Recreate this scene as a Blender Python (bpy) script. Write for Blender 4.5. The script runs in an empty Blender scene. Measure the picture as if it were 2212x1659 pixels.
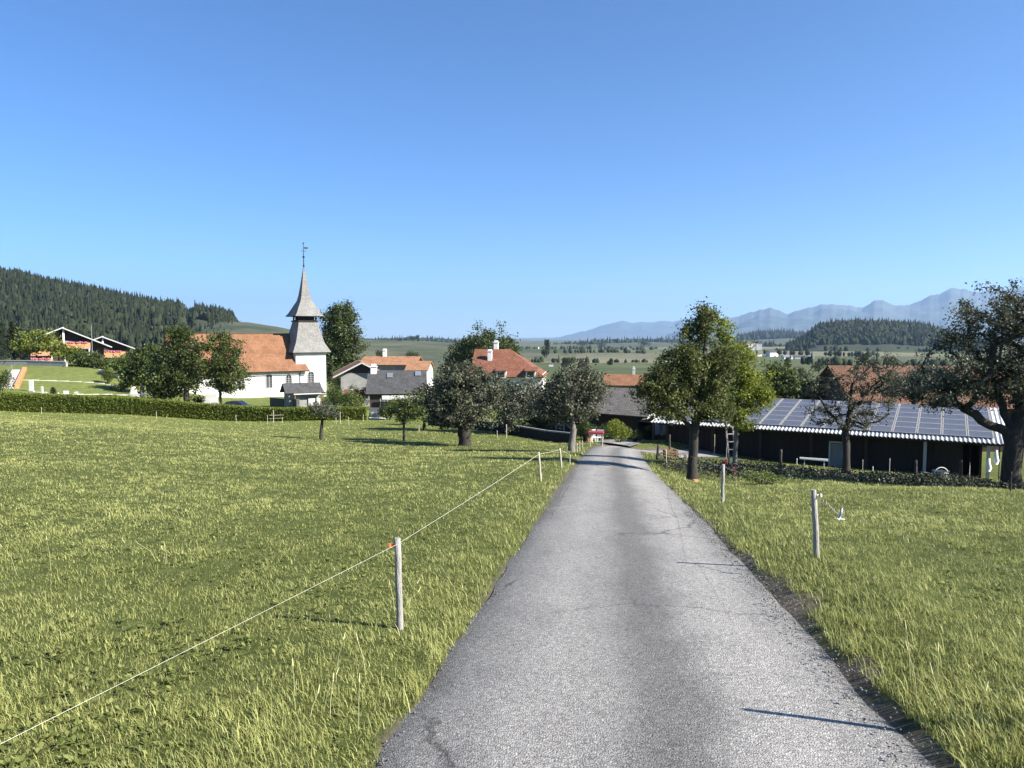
import bpy, math, random
import numpy as np
from mathutils import Vector, Matrix
R = math.radians
S = bpy.context.scene
COL = S.collection
rng = np.random.default_rng(7)
random.seed(7)

# ------------------------------------------------------------------ camera, sky, sun, exposure
F, CU, CV, HV = 1591.0, 1106.0, 829.5, 724.0      # photo measured on a 2212 x 1659 grid
PITCH = math.atan((CV - HV) / F)
CAMH = 1.7
cam_d = bpy.data.cameras.new('camera'); cam = bpy.data.objects.new('camera', cam_d); COL.objects.link(cam)
cam.location = (0, 0, CAMH); cam.rotation_euler = (R(90) - PITCH, 0, 0)
cam_d.sensor_width = 36; cam_d.lens = 36 * F / 2212; cam_d.clip_start = 0.05; cam_d.clip_end = 90000
S.camera = cam
SUN_AZ = math.atan2(.93, -.36)      # compass angle from +y towards +x, sun stands right and a little behind
SUN_EL = R(34)
w = bpy.data.worlds.new('World'); S.world = w; w.use_nodes = True
nt = w.node_tree; bg = nt.nodes['Background']
sky = nt.nodes.new('ShaderNodeTexSky'); sky.sky_type = 'NISHITA'; sky.sun_disc = False
sky.sun_elevation = SUN_EL; sky.sun_rotation = SUN_AZ
sky.altitude = 3000; sky.air_density = 1.0; sky.dust_density = 1.3; sky.ozone_density = 7.0
hs_ = nt.nodes.new('ShaderNodeHueSaturation'); hs_.inputs['Saturation'].default_value = 1.10; nt.links.new(sky.outputs[0], hs_.inputs['Color']); nt.links.new(hs_.outputs[0], bg.inputs[0]); bg.inputs[1].default_value = 0.074
sd = bpy.data.lights.new('sun', 'SUN'); sd.energy = 5.0; sd.angle = R(0.55); sd.color = (1.0, .95, .86)
sun = bpy.data.objects.new('sun', sd); COL.objects.link(sun)
sv = Vector((math.sin(SUN_AZ) * math.cos(SUN_EL), math.cos(SUN_AZ) * math.cos(SUN_EL), math.sin(SUN_EL)))
sun.rotation_euler = sv.to_track_quat('Z', 'Y').to_euler(); sun.location = (30, -10, 60)
S.view_settings.view_transform = 'Standard'; S.view_settings.look = 'None'
S.view_settings.exposure = 1.5; S.view_settings.gamma = 1
S.cycles.max_bounces = 6; S.cycles.diffuse_bounces = 3; S.cycles.transparent_max_bounces = 6
S.cycles.volume_bounces = 0

# ------------------------------------------------------------------ helpers
def P(u, v, Y):
    """world point on the ray through photo-grid point (u,v) at forward distance Y"""
    a = (u - CU) / F; b = (CV - v) / F
    dy = math.cos(PITCH) + b * math.sin(PITCH); dz = -math.sin(PITCH) + b * math.cos(PITCH)
    t = Y / dy
    return Vector((a * t, Y, CAMH + dz * t))
def ux(u, Y, v=900): return P(u, v, Y).x

def tag(o, label=None, cat=None, group=None, kind=None):
    if label: o['label'] = label
    if cat: o['category'] = cat
    if group: o['group'] = group
    if kind: o['kind'] = kind
    return o
def empty(name, loc, rz=0, **k):
    o = bpy.data.objects.new(name, None); o.location = loc; o.rotation_euler = (0, 0, rz); o.empty_display_size = .3
    COL.objects.link(o); return tag(o, **k)

class MB:
    def __init__(s): s.v = []; s.f = []; s.sm = []
    def add(s, vs, fs, smooth=False):
        n = len(s.v); s.v += [tuple(p) for p in vs]; s.f += [tuple(i + n for i in f) for f in fs]; s.sm += [smooth] * len(fs); return s
    def box(s, c, d, rz=0, M=None):
        x, y, z = [q / 2 for q in d]; m = Matrix.Rotation(rz, 3, 'Z') if M is None else M; c = Vector(c)
        vs = [c + m @ Vector(p) for p in ((-x,-y,-z),(x,-y,-z),(x,y,-z),(-x,y,-z),(-x,-y,z),(x,-y,z),(x,y,z),(-x,y,z))]
        return s.add(vs, [(0,3,2,1),(4,5,6,7),(0,1,5,4),(1,2,6,5),(2,3,7,6),(3,0,4,7)])
    def bar(s, a, b, w_, h_=None):
        a = Vector(a); b = Vector(b); d = b - a; L = d.length; q = d.to_track_quat('Z', 'Y').to_matrix()
        return s.box((a + b) / 2, (w_, h_ or w_, L), M=q)
    def tube(s, pts, rs, n=8, cap=True, jit=0):
        pts = [Vector(p) for p in pts]
        if not hasattr(rs, '__len__'): rs = [rs] * len(pts)
        vs = []; fs = []
        for i, p in enumerate(pts):
            d = (pts[min(i + 1, len(pts) - 1)] - pts[max(i - 1, 0)]).normalized()
            up = Vector((0, 0, 1)) if abs(d.z) < .9 else Vector((1, 0, 0))
            x = d.cross(up).normalized(); y = d.cross(x)
            for k in range(n):
                a = 2 * math.pi * k / n; r = rs[i] * (1 + jit * random.uniform(-1, 1))
                vs.append(p + x * math.cos(a) * r + y * math.sin(a) * r)
        for i in range(len(pts) - 1):
            for k in range(n):
                fs.append((i*n+k, i*n+(k+1)%n, (i+1)*n+(k+1)%n, (i+1)*n+k))
        s.add(vs, fs, True)
        if cap:
            m = len(s.v) - len(vs); s.f += [tuple(range(m, m+n)), tuple(range(m+len(vs)-n, m+len(vs)))]; s.sm += [False, False]
        return s
    def prism(s, poly, y0, y1, M=None):
        """polygon in local xz extruded along y"""
        n = len(poly); vs = [Vector((p[0], y0, p[1])) for p in poly] + [Vector((p[0], y1, p[1])) for p in poly]
        if M is not None: vs = [M @ p for p in vs]
        return s.add(vs, [tuple(range(n)), tuple(range(2*n-1, n-1, -1))] + [(i, i+n, (i+1)%n+n, (i+1)%n) for i in range(n)])
    def build(s, name, mat, parent=None, bevel=0):
        me = bpy.data.meshes.new(name); me.from_pydata([tuple(p) for p in s.v], [], s.f); me.materials.append(mat)
        me.polygons.foreach_set('use_smooth', s.sm); me.update()
        o = bpy.data.objects.new(name, me); COL.objects.link(o)
        if parent: o.parent = parent
        if bevel:
            b = o.modifiers.new('b', 'BEVEL'); b.width = bevel; b.segments = 2; b.limit_method = 'ANGLE'
        return o

def mesh_np(name, V, Fc, mat, parent=None, attrs=None, smooth=False):
    V = np.ascontiguousarray(V, dtype=np.float32); Fc = np.ascontiguousarray(Fc, dtype=np.int32)
    nf, k = Fc.shape
    me = bpy.data.meshes.new(name)
    me.vertices.add(len(V)); me.vertices.foreach_set('co', V.ravel())
    me.loops.add(nf * k); me.loops.foreach_set('vertex_index', Fc.ravel())
    me.polygons.add(nf); me.polygons.foreach_set('loop_start', np.arange(0, nf * k, k, dtype=np.int32))
    try: me.polygons.foreach_set('loop_total', np.full(nf, k, dtype=np.int32))
    except Exception: pass
    if smooth: me.polygons.foreach_set('use_smooth', np.ones(nf, dtype=bool))
    me.materials.append(mat)
    for an, (dom, arr) in (attrs or {}).items():
        at = me.attributes.new(an, 'FLOAT', dom); at.data.foreach_set('value', np.ascontiguousarray(arr, dtype=np.float32))
    me.update(calc_edges=True); me.validate()
    o = bpy.data.objects.new(name, me); COL.objects.link(o)
    if parent: o.parent = parent
    return o

# ------------------------------------------------------------------ materials
def mat(name, col, rough=.8, var=None, scale=2.0, vs=.25, bump=0, bscale=30, metal=0, stretch=None, spec=.3):
    """principled with a two-scale noise colour variation and bump"""
    m = bpy.data.materials.new(name); m.use_nodes = True; n = m.node_tree; b = n.nodes['Principled BSDF']
    b.inputs['Roughness'].default_value = rough; b.inputs['Metallic'].default_value = metal
    b.inputs['Specular IOR Level'].default_value = spec
    tc = n.nodes.new('ShaderNodeTexCoord'); mp = n.nodes.new('ShaderNodeMapping'); n.links.new(tc.outputs['Object'], mp.inputs[0])
    if stretch: mp.inputs['Scale'].default_value = stretch
    nz = n.nodes.new('ShaderNodeTexNoise'); nz.inputs['Scale'].default_value = scale; nz.inputs['Detail'].default_value = 8; nz.inputs['Roughness'].default_value = .65
    n.links.new(mp.outputs[0], nz.inputs['Vector'])
    rp = n.nodes.new('ShaderNodeValToRGB')
    c2 = var or tuple(c * .6 for c in col)
    rp.color_ramp.elements[0].position = .5 - vs; rp.color_ramp.elements[0].color = (*c2, 1)
    rp.color_ramp.elements[1].position = .5 + vs; rp.color_ramp.elements[1].color = (*col, 1)
    n.links.new(nz.outputs['Fac'], rp.inputs[0]); n.links.new(rp.outputs[0], b.inputs['Base Color'])
    if bump:
        n2 = n.nodes.new('ShaderNodeTexNoise'); n2.inputs['Scale'].default_value = bscale; n2.inputs['Detail'].default_value = 6
        n.links.new(mp.outputs[0], n2.inputs['Vector'])
        bm = n.nodes.new('ShaderNodeBump'); bm.inputs['Strength'].default_value = bump; bm.inputs['Distance'].default_value = .02
        n.links.new(n2.outputs['Fac'], bm.inputs['Height']); n.links.new(bm.outputs[0], b.inputs['Normal'])
    return m
def leafmat(name, dark, light, trans=.35, rough=.52, attr='tint', spec=.3):
    m = bpy.data.materials.new(name); m.use_nodes = True; n = m.node_tree
    out = n.nodes['Material Output']; b = n.nodes['Principled BSDF']
    a = n.nodes.new('ShaderNodeAttribute'); a.attribute_name = attr
    rp = n.nodes.new('ShaderNodeValToRGB'); rp.color_ramp.elements[0].color = (*dark, 1); rp.color_ramp.elements[1].color = (*light, 1)
    n.links.new(a.outputs['Fac'], rp.inputs[0]); n.links.new(rp.outputs[0], b.inputs['Base Color'])
    b.inputs['Roughness'].default_value = rough; b.inputs['Specular IOR Level'].default_value = spec
    t = n.nodes.new('ShaderNodeBsdfTranslucent'); mx = n.nodes.new('ShaderNodeMixShader'); mx.inputs[0].default_value = trans
    n.links.new(rp.outputs[0], t.inputs[0]); n.links.new(b.outputs[0], mx.inputs[1]); n.links.new(t.outputs[0], mx.inputs[2])
    n.links.new(mx.outputs[0], out.inputs[0]); return m
def tilemat(name, col, var, row=.33, colw=.22, axis='v', depth=.5):
    """roof tiles: rows down the slope and columns along the ridge, from UV in metres"""
    m = bpy.data.materials.new(name); m.use_nodes = True; n = m.node_tree; b = n.nodes['Principled BSDF']
    b.inputs['Roughness'].default_value = .85; b.inputs['Specular IOR Level'].default_value = .2
    uv = n.nodes.new('ShaderNodeUVMap')
    br = n.nodes.new('ShaderNodeTexBrick'); br.inputs['Scale'].default_value = 1; br.inputs['Brick Width'].default_value = colw; br.inputs['Row Height'].default_value = row
    br.inputs['Mortar Size'].default_value = .018; br.inputs['Color1'].default_value = (*col, 1); br.inputs['Color2'].default_value = (*var, 1)
    br.inputs['Mortar'].default_value = (*[c * .35 for c in col], 1); br.inputs['Bias'].default_value = -.2
    n.links.new(uv.outputs[0], br.inputs['Vector'])
    nz = n.nodes.new('ShaderNodeTexNoise'); nz.inputs['Scale'].default_value = .6; nz.inputs['Detail'].default_value = 9; nz.inputs['Roughness'].default_value = .7
    n.links.new(uv.outputs[0], nz.inputs['Vector'])
    mx = n.nodes.new('ShaderNodeMix'); mx.data_type = 'RGBA'; mx.blend_type = 'MULTIPLY'; mx.inputs[0].default_value = .8
    rp = n.nodes.new('ShaderNodeValToRGB'); rp.color_ramp.elements[0].position = .3; rp.color_ramp.elements[0].color = (.5,.48,.45,1); rp.color_ramp.elements[1].position = .62
    n.links.new(nz.outputs['Fac'], rp.inputs[0]); n.links.new(br.outputs['Color'], mx.inputs[6]); n.links.new(rp.outputs[0], mx.inputs[7])
    n.links.new(mx.outputs[2], b.inputs['Base Color'])
    bm = n.nodes.new('ShaderNodeBump'); bm.inputs['Strength'].default_value = depth; bm.inputs['Distance'].default_value = .03; bm.invert = True
    n.links.new(br.outputs['Fac'], bm.inputs['Height']); n.links.new(bm.outputs[0], b.inputs['Normal'])
    return m

M = {}
M['white'] = mat('white_render', (.78,.77,.74), .9, (.56,.545,.51), .35, .16, .15, 60, stretch=(1.5,1.5,.5))
M['offwhite'] = mat('offwhite_render', (.62,.60,.55), .9, (.48,.46,.42), 1.2)
M['greywall'] = mat('grey_render', (.30,.29,.27), .9, (.18,.18,.17), 1.5)
M['darkwood'] = mat('dark_weathered_boards', (.07,.05,.038), .85, (.03,.022,.018), 3, .3, .4, 12, stretch=(6,6,.6))
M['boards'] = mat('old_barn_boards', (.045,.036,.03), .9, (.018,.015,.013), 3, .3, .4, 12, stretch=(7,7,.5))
M['midwood'] = mat('brown_timber', (.22,.13,.075), .8, (.12,.07,.04), 3, .3, .3, 15, stretch=(5,5,.7))
M['orangewood'] = mat('orange_larch_boards', (.58,.28,.13), .75, (.42,.19,.09), 3, .3, .2, 20)
M['postwood'] = mat('grey_split_wood', (.42,.40,.37), .85, (.20,.18,.16), 14, .25, .7, 60, stretch=(3,3,.35))
M['palepost'] = mat('pale_fence_wood', (.50,.46,.36), .85, (.30,.27,.19), 10, .25, .4, 60, stretch=(3,3,.35))
M['plasticpost'] = mat('white_plastic', (.7,.7,.66), .5, (.55,.55,.5), 8)
M['glass'] = mat('dark_window_glass', (.03,.035,.045), .12, (.015,.02,.025), 1, spec=.6)
M['frame'] = mat('window_frame_paint', (.55,.53,.5), .6, (.42,.40,.38), 5)
M['metal'] = mat('galvanised_metal', (.45,.46,.47), .45, (.30,.31,.32), 4, metal=.7)
M['darkmetal'] = mat('dark_iron', (.05,.05,.055), .5, (.03,.03,.03), 4, metal=.6)
M['goldmetal'] = mat('weathered_gilt', (.35,.27,.12), .5, (.2,.16,.08), 4, metal=.6)
M['shingle'] = tilemat('grey_wood_shingles', (.33,.32,.30), (.22,.215,.205), .25, .14, depth=.35)
M['shingle_dark'] = tilemat('dark_slate_tiles', (.10,.10,.10), (.065,.065,.07), .25, .25, depth=.3)
M['tile'] = tilemat('orange_clay_tiles', (.30,.150,.082), (.235,.115,.062), .33, .2)
M['tile_red'] = tilemat('red_clay_tiles', (.27,.115,.068), (.17,.072,.05), .33, .2)
M['tile_pale'] = tilemat('pale_orange_tiles', (.42,.225,.125), (.33,.165,.088), .33, .2)
M['tile_old'] = tilemat('old_brown_tiles', (.235,.115,.066), (.12,.08,.058), .33, .2)
M['tile_grey'] = tilemat('grey_brown_tiles', (.17,.155,.14), (.11,.10,.095), .33, .22)
M['stone'] = mat('pale_stone', (.42,.41,.38), .9, (.2,.19,.18), 4, .2, .8, 8)
M['granite'] = mat('grey_granite', (.5,.49,.47), .7, (.34,.33,.32), 20, .2)
M['darkstone'] = mat('mossy_dark_stone', (.12,.12,.10), .95, (.045,.05,.035), 3, .2, .9, 8)
M['bark'] = mat('grey_brown_bark', (.06,.052,.044), .95, (.022,.019,.016), 6, .25, 1.0, 22, stretch=(2.2,2.2,.7))
M['barkpale'] = mat('pale_lichen_bark', (.25,.23,.20), .95, (.09,.08,.07), 5, .22, 1.0, 22, stretch=(2,2,.7))
M['fibre'] = mat('pale_fibre_cement', (.66,.65,.63), .8, (.44,.43,.41), 3, .25)
M['red'] = mat('red_cloth', (.26,.035,.05), .8, (.3,.04,.06), 5)
M['orange'] = mat('orange_plastic', (.75,.12,.03), .5, (.6,.09,.03), 5)
M['rope'] = mat('white_polywire', (.78,.76,.62), .6, (.6,.58,.45), 40)
M['pink'] = mat('pink_geranium_blooms', (.42,.17,.19), .8, (.35,.08,.13), 20)
M['carpaint'] = mat('dark_blue_car_paint', (.012,.016,.04), .25, (.010,.012,.03), 2, spec=.6)
M['rubber'] = mat('black_rubber', (.02,.02,.02), .9, (.012,.012,.012), 5)
M['soil'] = mat('dark_soil', (.10,.08,.06), .95, (.04,.033,.025), 4, .2, 1, 12)
M['lamp'] = mat('clear_lamp_glass', (.7,.7,.66), .2, (.6,.6,.55), 5)
G1, G2 = (.030,.052,.010), (.110,.150,.035)
L = {}
L['grass'] = leafmat('meadow_grass_blades', (.085,.110,.022), (.50,.50,.175), .34)
L['apple'] = leafmat('fruit_tree_leaves', (.032,.038,.020), (.155,.160,.095), .25)
L['pear'] = leafmat('pear_leaves', (.030,.044,.012), (.19,.205,.055), .32)
L['bright'] = leafmat('yellow_green_leaves', (.085,.115,.014), (.34,.37,.06), .45)  # lighter yellow green, the leaves' own tone
L['dark'] = leafmat('dark_broad_leaves', (.018,.030,.008), (.10,.125,.026), .25)
L['mid'] = leafmat('mid_green_leaves', (.035,.055,.012), (.125,.155,.035), .3)
L['conifer'] = leafmat('conifer_needles', (.010,.018,.008), (.035,.050,.020), .08, .8, spec=.1)
L['hedge'] = leafmat('clipped_hedge_leaves', (.10,.135,.018), (.26,.30,.05), .45)
L['shrub'] = leafmat('pale_shrub_leaves', (.07,.10,.02), (.22,.26,.07), .35)
L['grape'] = leafmat('greyish_leaves', (.06,.07,.045), (.17,.18,.12), .25)
L['forest'] = leafmat('forest_canopy', (.010,.015,.008), (.046,.054,.026), 0, .95, spec=.05)
L['far'] = leafmat('far_trees', (.020,.030,.012), (.075,.09,.03), .15, .9, spec=.08)

# ------------------------------------------------------------------ terrain
def _h(i, j, s): 
    q = np.sin(i * 127.1 + j * 311.7 + s * 74.7) * 43758.5453; return q - np.floor(q)
def vn(x, y, s=0):
    x = np.asarray(x, float); y = np.asarray(y, float)
    i = np.floor(x); j = np.floor(y); fx = x - i; fy = y - j; fx = fx*fx*(3-2*fx); fy = fy*fy*(3-2*fy)
    return (_h(i,j,s)*(1-fx)+_h(i+1,j,s)*fx)*(1-fy) + (_h(i,j+1,s)*(1-fx)+_h(i+1,j+1,s)*fx)*fy
def fbm(x, y, s=0, o=4):
    t = 0; a = .5
    for k in range(o): t = t + a * vn(x * 2**k, y * 2**k, s + k); a *= .5
    return t

ctl = []                                    # (x, Y, z)
def cp(u, v, Y): p = P(u, v, Y); ctl.append((p.x, Y, p.z))
def cz(x, Y, zr): ctl.append((x, Y, zr + CAMH))
for Y in (-6, -3, 0, 3, 6, 10, 15, 20, 27, 34, 41, 48): cz(.25 + .13 * Y, Y, -1.7 - .115 * Y)
for x, Y, d in ((-4,0,.1),(4,0,.15),(-12,0,.5),(12,0,-.2),(-4,4,.05),(-8,6,.25),(-6,12,.2),(-14,18,.5),(-25,25,1.2),(-8,28,.15),(-40,30,3),(-18,40,.9),(-32,45,1.5),
                (3.6,7.7,.16),(3.0,3.6,.12),(7,8,.15),(12,12,0),(12,20,-.2),(22,20,-.7),(30,30,-1.6),(30,12,-.5)):
    cz(x, Y, -1.7 - .115 * Y + d)
for q in ((0,893,75),(300,903,74),(510,915,73),(800,912,71),(688,953,50),(870,955,50),(1003,966,46),(1232,979,37),
          (0,850,90),(120,856,92),(300,862,95),(60,796,118),(220,803,118),(150,787,140),(0,780,150),(340,845,112),(450,880,100),(560,886,100),
          (480,860,128),(600,862,130),(720,872,125),(800,895,85),(1000,905,85),(650,890,90),
          (1150,935,62),(1240,962,52),(1380,957,56),(1450,958,54),
          (2177,1043,43),(1900,1022,46),(1646,1000,49),(1450,992,50),(2212,1066,27),(1900,1056,25),(1700,1046,25),(1560,1090,15.5),(1489,1036,27),(1600,1020,30),(2050,1038,33),
          (1800,1021,36),(1450,960,62)): cp(*q)
for u in (0, 500, 1000, 1500, 2200):
    for Y, zr in ((130, -13.0), (180, -15.5)):
        if u >= 900: cz((u - CU) / F * Y, Y, zr)
for u, v, Y in ((0,778,180),(300,790,180),(600,835,180)): cp(u, v, Y)
for u in (-900, 0, 500, 1000, 1500, 2200, 3000):
    for Y, zr in ((280, -18), (500, -22), (1000, -27), (2000, -34), (4000, -44), (12000, -75), (26000, -120)):
        cz((u - CU) / F * Y, Y, zr)
ctl = np.array(ctl)
def dom(x, y): yy = np.maximum(y, -6.5) + 8; return np.stack([x / yy * 1.6, np.log(yy)], -1)
base_s = lambda y: (CAMH - 1.7 - .115 * np.clip(y, -8, 48)) / (np.maximum(y, -6.5) + 8)
A = dom(ctl[:,0], ctl[:,1]); val = ctl[:,2] / (np.maximum(ctl[:,1], -6.5) + 8)
def U(r): return np.where(r > 0, r * r * np.log(r + 1e-12), 0)
K = U(np.linalg.norm(A[:,None] - A[None], axis=-1)) + 1e-4 * np.eye(len(A))
Pm = np.c_[np.ones(len(A)), A]
sol = np.linalg.solve(np.block([[K, Pm], [Pm.T, np.zeros((3,3))]]), np.r_[val, 0, 0, 0])
def height(x, y):
    x = np.asarray(x, float); y = np.asarray(y, float); sh = x.shape
    q = dom(np.clip(x.ravel(), -2.2*(np.maximum(y.ravel(),-6.5)+8), 2.2*(np.maximum(y.ravel(),-6.5)+8)), y.ravel()); out = np.zeros(len(q))
    for i in range(0, len(q), 20000):
        d = np.linalg.norm(q[i:i+20000, None] - A[None], axis=-1)
        out[i:i+20000] = U(d) @ sol[:len(A)] + sol[len(A)] + q[i:i+20000] @ sol[len(A)+1:]
    yy = np.maximum(y.ravel(), -6.5) + 8
    z = (out * yy).reshape(sh)
    fade = np.clip(y / 300, 0, 1)
    z = z + (fbm(x / 3, y / 3, 3) - .47) * .10 * (1 - np.clip(y / 100, 0, 1)) + (fbm(x / 260, y / 260, 9) - .47) * 9 * fade**1.5
    return z
def g(x, y): return float(height(np.array([x]), np.array([y]))[0])

# road centreline
RC = np.array([(-.5,-6),(.25,0),(.70,3.44),(1.55,10),(2.85,20),(4.15,30),(5.3,38),(6.2,43),(7.6,47.5),(10.2,50.6),(12.5,51.6),(14.5,52.2)])
def road_path(n=260):
    t = np.r_[0, np.cumsum(np.linalg.norm(np.diff(RC, axis=0), axis=1))]; q = np.linspace(0, t[-1], n)
    return np.c_[np.interp(q, t, RC[:,0]), np.interp(q, t, RC[:,1])], q
rp_, rq_ = road_path()
for _ in range(6): rp_[1:-1] = (rp_[:-2] + 2 * rp_[1:-1] + rp_[2:]) / 4
def road_dist(x, y):
    """signed distance to the centreline (+ right) near the road, else large"""
    x = np.asarray(x, float).ravel(); y = np.asarray(y, float).ravel(); out = np.where(x < .25 + .13 * y, -50., 50.)
    m = (y > -9) & (y < 60) & (x > -6) & (x < 32); idx = np.nonzero(m)[0]
    a = rp_[:-1]; d = rp_[1:] - a; L2 = (d**2).sum(1)
    for i in range(0, len(idx), 8000):
        k = idx[i:i+8000]; px = x[k,None] - a[None,:,0]; py = y[k,None] - a[None,:,1]
        t = np.clip((px * d[:,0] + py * d[:,1]) / L2, 0, 1)
        ex = px - t * d[:,0]; ey = py - t * d[:,1]; r = np.sqrt(ex**2 + ey**2); j = r.argmin(1); ii = np.arange(len(k))
        sgn = np.where(px[ii,j] * d[j,1] - py[ii,j] * d[j,0] > 0, 1, -1); out[k] = r[ii,j] * sgn
    return out
RW = 1.38                                             # half width of the asphalt

m = bpy.data.materials.new('meadow_ground'); m.use_nodes = True; n = m.node_tree; b = n.nodes['Principled BSDF']
b.inputs['Roughness'].default_value = .95; b.inputs['Specular IOR Level'].default_value = .1
tc = n.nodes.new('ShaderNodeTexCoord')
def noise(sc, det=6, ro=.6, vec=None, st=None):
    z = n.nodes.new('ShaderNodeTexNoise'); z.inputs['Scale'].default_value = sc; z.inputs['Detail'].default_value = det; z.inputs['Roughness'].default_value = ro
    if st:
        mp = n.nodes.new('ShaderNodeMapping'); mp.inputs['Scale'].default_value = st; n.links.new(tc.outputs['Object'], mp.inputs[0]); n.links.new(mp.outputs[0], z.inputs['Vector'])
    else: n.links.new(tc.outputs['Object'], z.inputs['Vector'])
    return z
def ramp(src, stops):
    r_ = n.nodes.new('ShaderNodeValToRGB'); e = r_.color_ramp.elements
    while len(e) < len(stops): e.new(.5)
    for i, (p, c) in enumerate(stops): e[i].position = p; e[i].color = (*c, 1)
    n.links.new(src, r_.inputs[0]); return r_
def mixc(fac, a_, b_):
    x = n.nodes.new('ShaderNodeMix'); x.data_type = 'RGBA'; n.links.new(fac, x.inputs[0]); n.links.new(a_, x.inputs[6]); n.links.new(b_, x.inputs[7]); return x.outputs[2]
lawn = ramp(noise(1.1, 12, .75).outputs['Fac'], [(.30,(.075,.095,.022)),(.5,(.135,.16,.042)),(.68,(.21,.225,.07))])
gap_shade = ramp(noise(3, 12, .75).outputs['Fac'], [(.30,(.035,.042,.012)),(.5,(.070,.085,.022)),(.68,(.12,.13,.045))])  # ground beneath the blades darkened, painting shade into the gaps between tufts
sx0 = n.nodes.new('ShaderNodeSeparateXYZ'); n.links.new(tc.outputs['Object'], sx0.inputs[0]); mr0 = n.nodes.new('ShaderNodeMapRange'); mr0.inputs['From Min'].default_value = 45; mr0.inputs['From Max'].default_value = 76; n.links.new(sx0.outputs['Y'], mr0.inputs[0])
near = mixc(mr0.outputs[0], gap_shade.outputs[0], lawn.outputs[0])
vor = n.nodes.new('ShaderNodeTexVoronoi'); vor.inputs['Scale'].default_value = .0042
mp = n.nodes.new('ShaderNodeMapping'); mp.inputs['Scale'].default_value = (1,.55,1); mp.inputs['Rotation'].default_value = (0,0,.4)
n.links.new(tc.outputs['Object'], mp.inputs[0]); n.links.new(mp.outputs[0], vor.inputs['Vector'])
sep = n.nodes.new('ShaderNodeSeparateColor'); n.links.new(vor.outputs['Color'], sep.inputs[0])
farc = ramp(sep.outputs[0], [(.0,(.055,.072,.030)),(.35,(.095,.112,.048)),(.6,(.15,.155,.08)),(.8,(.21,.19,.12)),(1,(.065,.08,.038))])
fn = ramp(noise(.03, 8, .7).outputs['Fac'], [(.35,(.7,.7,.7)),(.65,(1,1,1))])
mm = n.nodes.new('ShaderNodeMix'); mm.data_type = 'RGBA'; mm.blend_type = 'MULTIPLY'; mm.inputs[0].default_value = 1
n.links.new(farc.outputs[0], mm.inputs[6]); n.links.new(fn.outputs[0], mm.inputs[7])
sx = n.nodes.new('ShaderNodeSeparateXYZ'); n.links.new(tc.outputs['Object'], sx.inputs[0])
mr = n.nodes.new('ShaderNodeMapRange'); mr.inputs['From Min'].default_value = 170; mr.inputs['From Max'].default_value = 300; n.links.new(sx.outputs['Y'], mr.inputs[0])
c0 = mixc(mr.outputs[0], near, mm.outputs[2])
at = n.nodes.new('ShaderNodeAttribute'); at.attribute_name = 'bare'
soilc = ramp(noise(9, 8, .7).outputs['Fac'], [(.35,(.06,.048,.035)),(.6,(.15,.125,.095)),(.7,(.28,.26,.22))])
c1 = mixc(at.outputs['Fac'], c0, soilc.outputs[0])
n.links.new(c1, b.inputs['Base Color'])
bm = n.nodes.new('ShaderNodeBump'); bm.inputs['Strength'].default_value = .6; bm.inputs['Distance'].default_value = .05
n.links.new(noise(14, 8, .7).outputs['Fac'], bm.inputs['Height']); n.links.new(bm.outputs[0], b.inputs['Normal'])
M['ground'] = m

uu = np.r_[-4.5, -3.4, -2.6, -2.1, -1.75, np.arange(-1.5, 1.5, .0085), 1.5, 1.75, 2.1, 2.6, 3.4, 4.5]
Ys = np.r_[-600, -150, -40, -15, -8, np.exp(np.arange(math.log(2.4), math.log(27400), .0145)) - 8]
GX, GY = np.meshgrid(uu, Ys); GX = GX * (np.maximum(GY, -3) + 8)
GX[:3] *= 8
GZ = height(GX, GY)
RD = road_dist(GX, GY).reshape(GX.shape)
ad = np.abs(RD) + (fbm(GX * 1.3, GY * 1.3, 21) - .47) * .25
low = np.clip((RW + .03 - np.abs(RD)) / .16, 0, 1)
verge = np.exp(-((np.abs(RD) - RW - .75) / .55) ** 2) * np.where(RD > 0, .05, .03)
GZ = GZ + verge - .07 * low
bare = np.clip((RW + .05 + .16 * (RD > 0) * np.clip((fbm(GX * 1.3, GY * 1.3, 63) - .55) * 12, 0, 1) - ad) / .08, 0, 1)
# worn soil around the farmyard fence in front of the barn
bx = GX / (GY + 8)
bare = np.maximum(bare, .75 * np.exp(-((GY - (33 - .35 * (GX - 10))) / 3.2) ** 2) * (GX > 7) * (GX < 34) * (fbm(GX / 1.5, GY / 1.5, 5) > .40))
nr, nc = GX.shape
idx = np.arange(nr * nc).reshape(nr, nc)
Fq = np.stack([idx[:-1,:-1], idx[:-1,1:], idx[1:,1:], idx[1:,:-1]], -1).reshape(-1, 4)
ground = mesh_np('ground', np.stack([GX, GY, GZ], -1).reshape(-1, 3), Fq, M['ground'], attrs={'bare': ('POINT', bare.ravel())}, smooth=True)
tag(ground, kind='structure')

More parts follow.
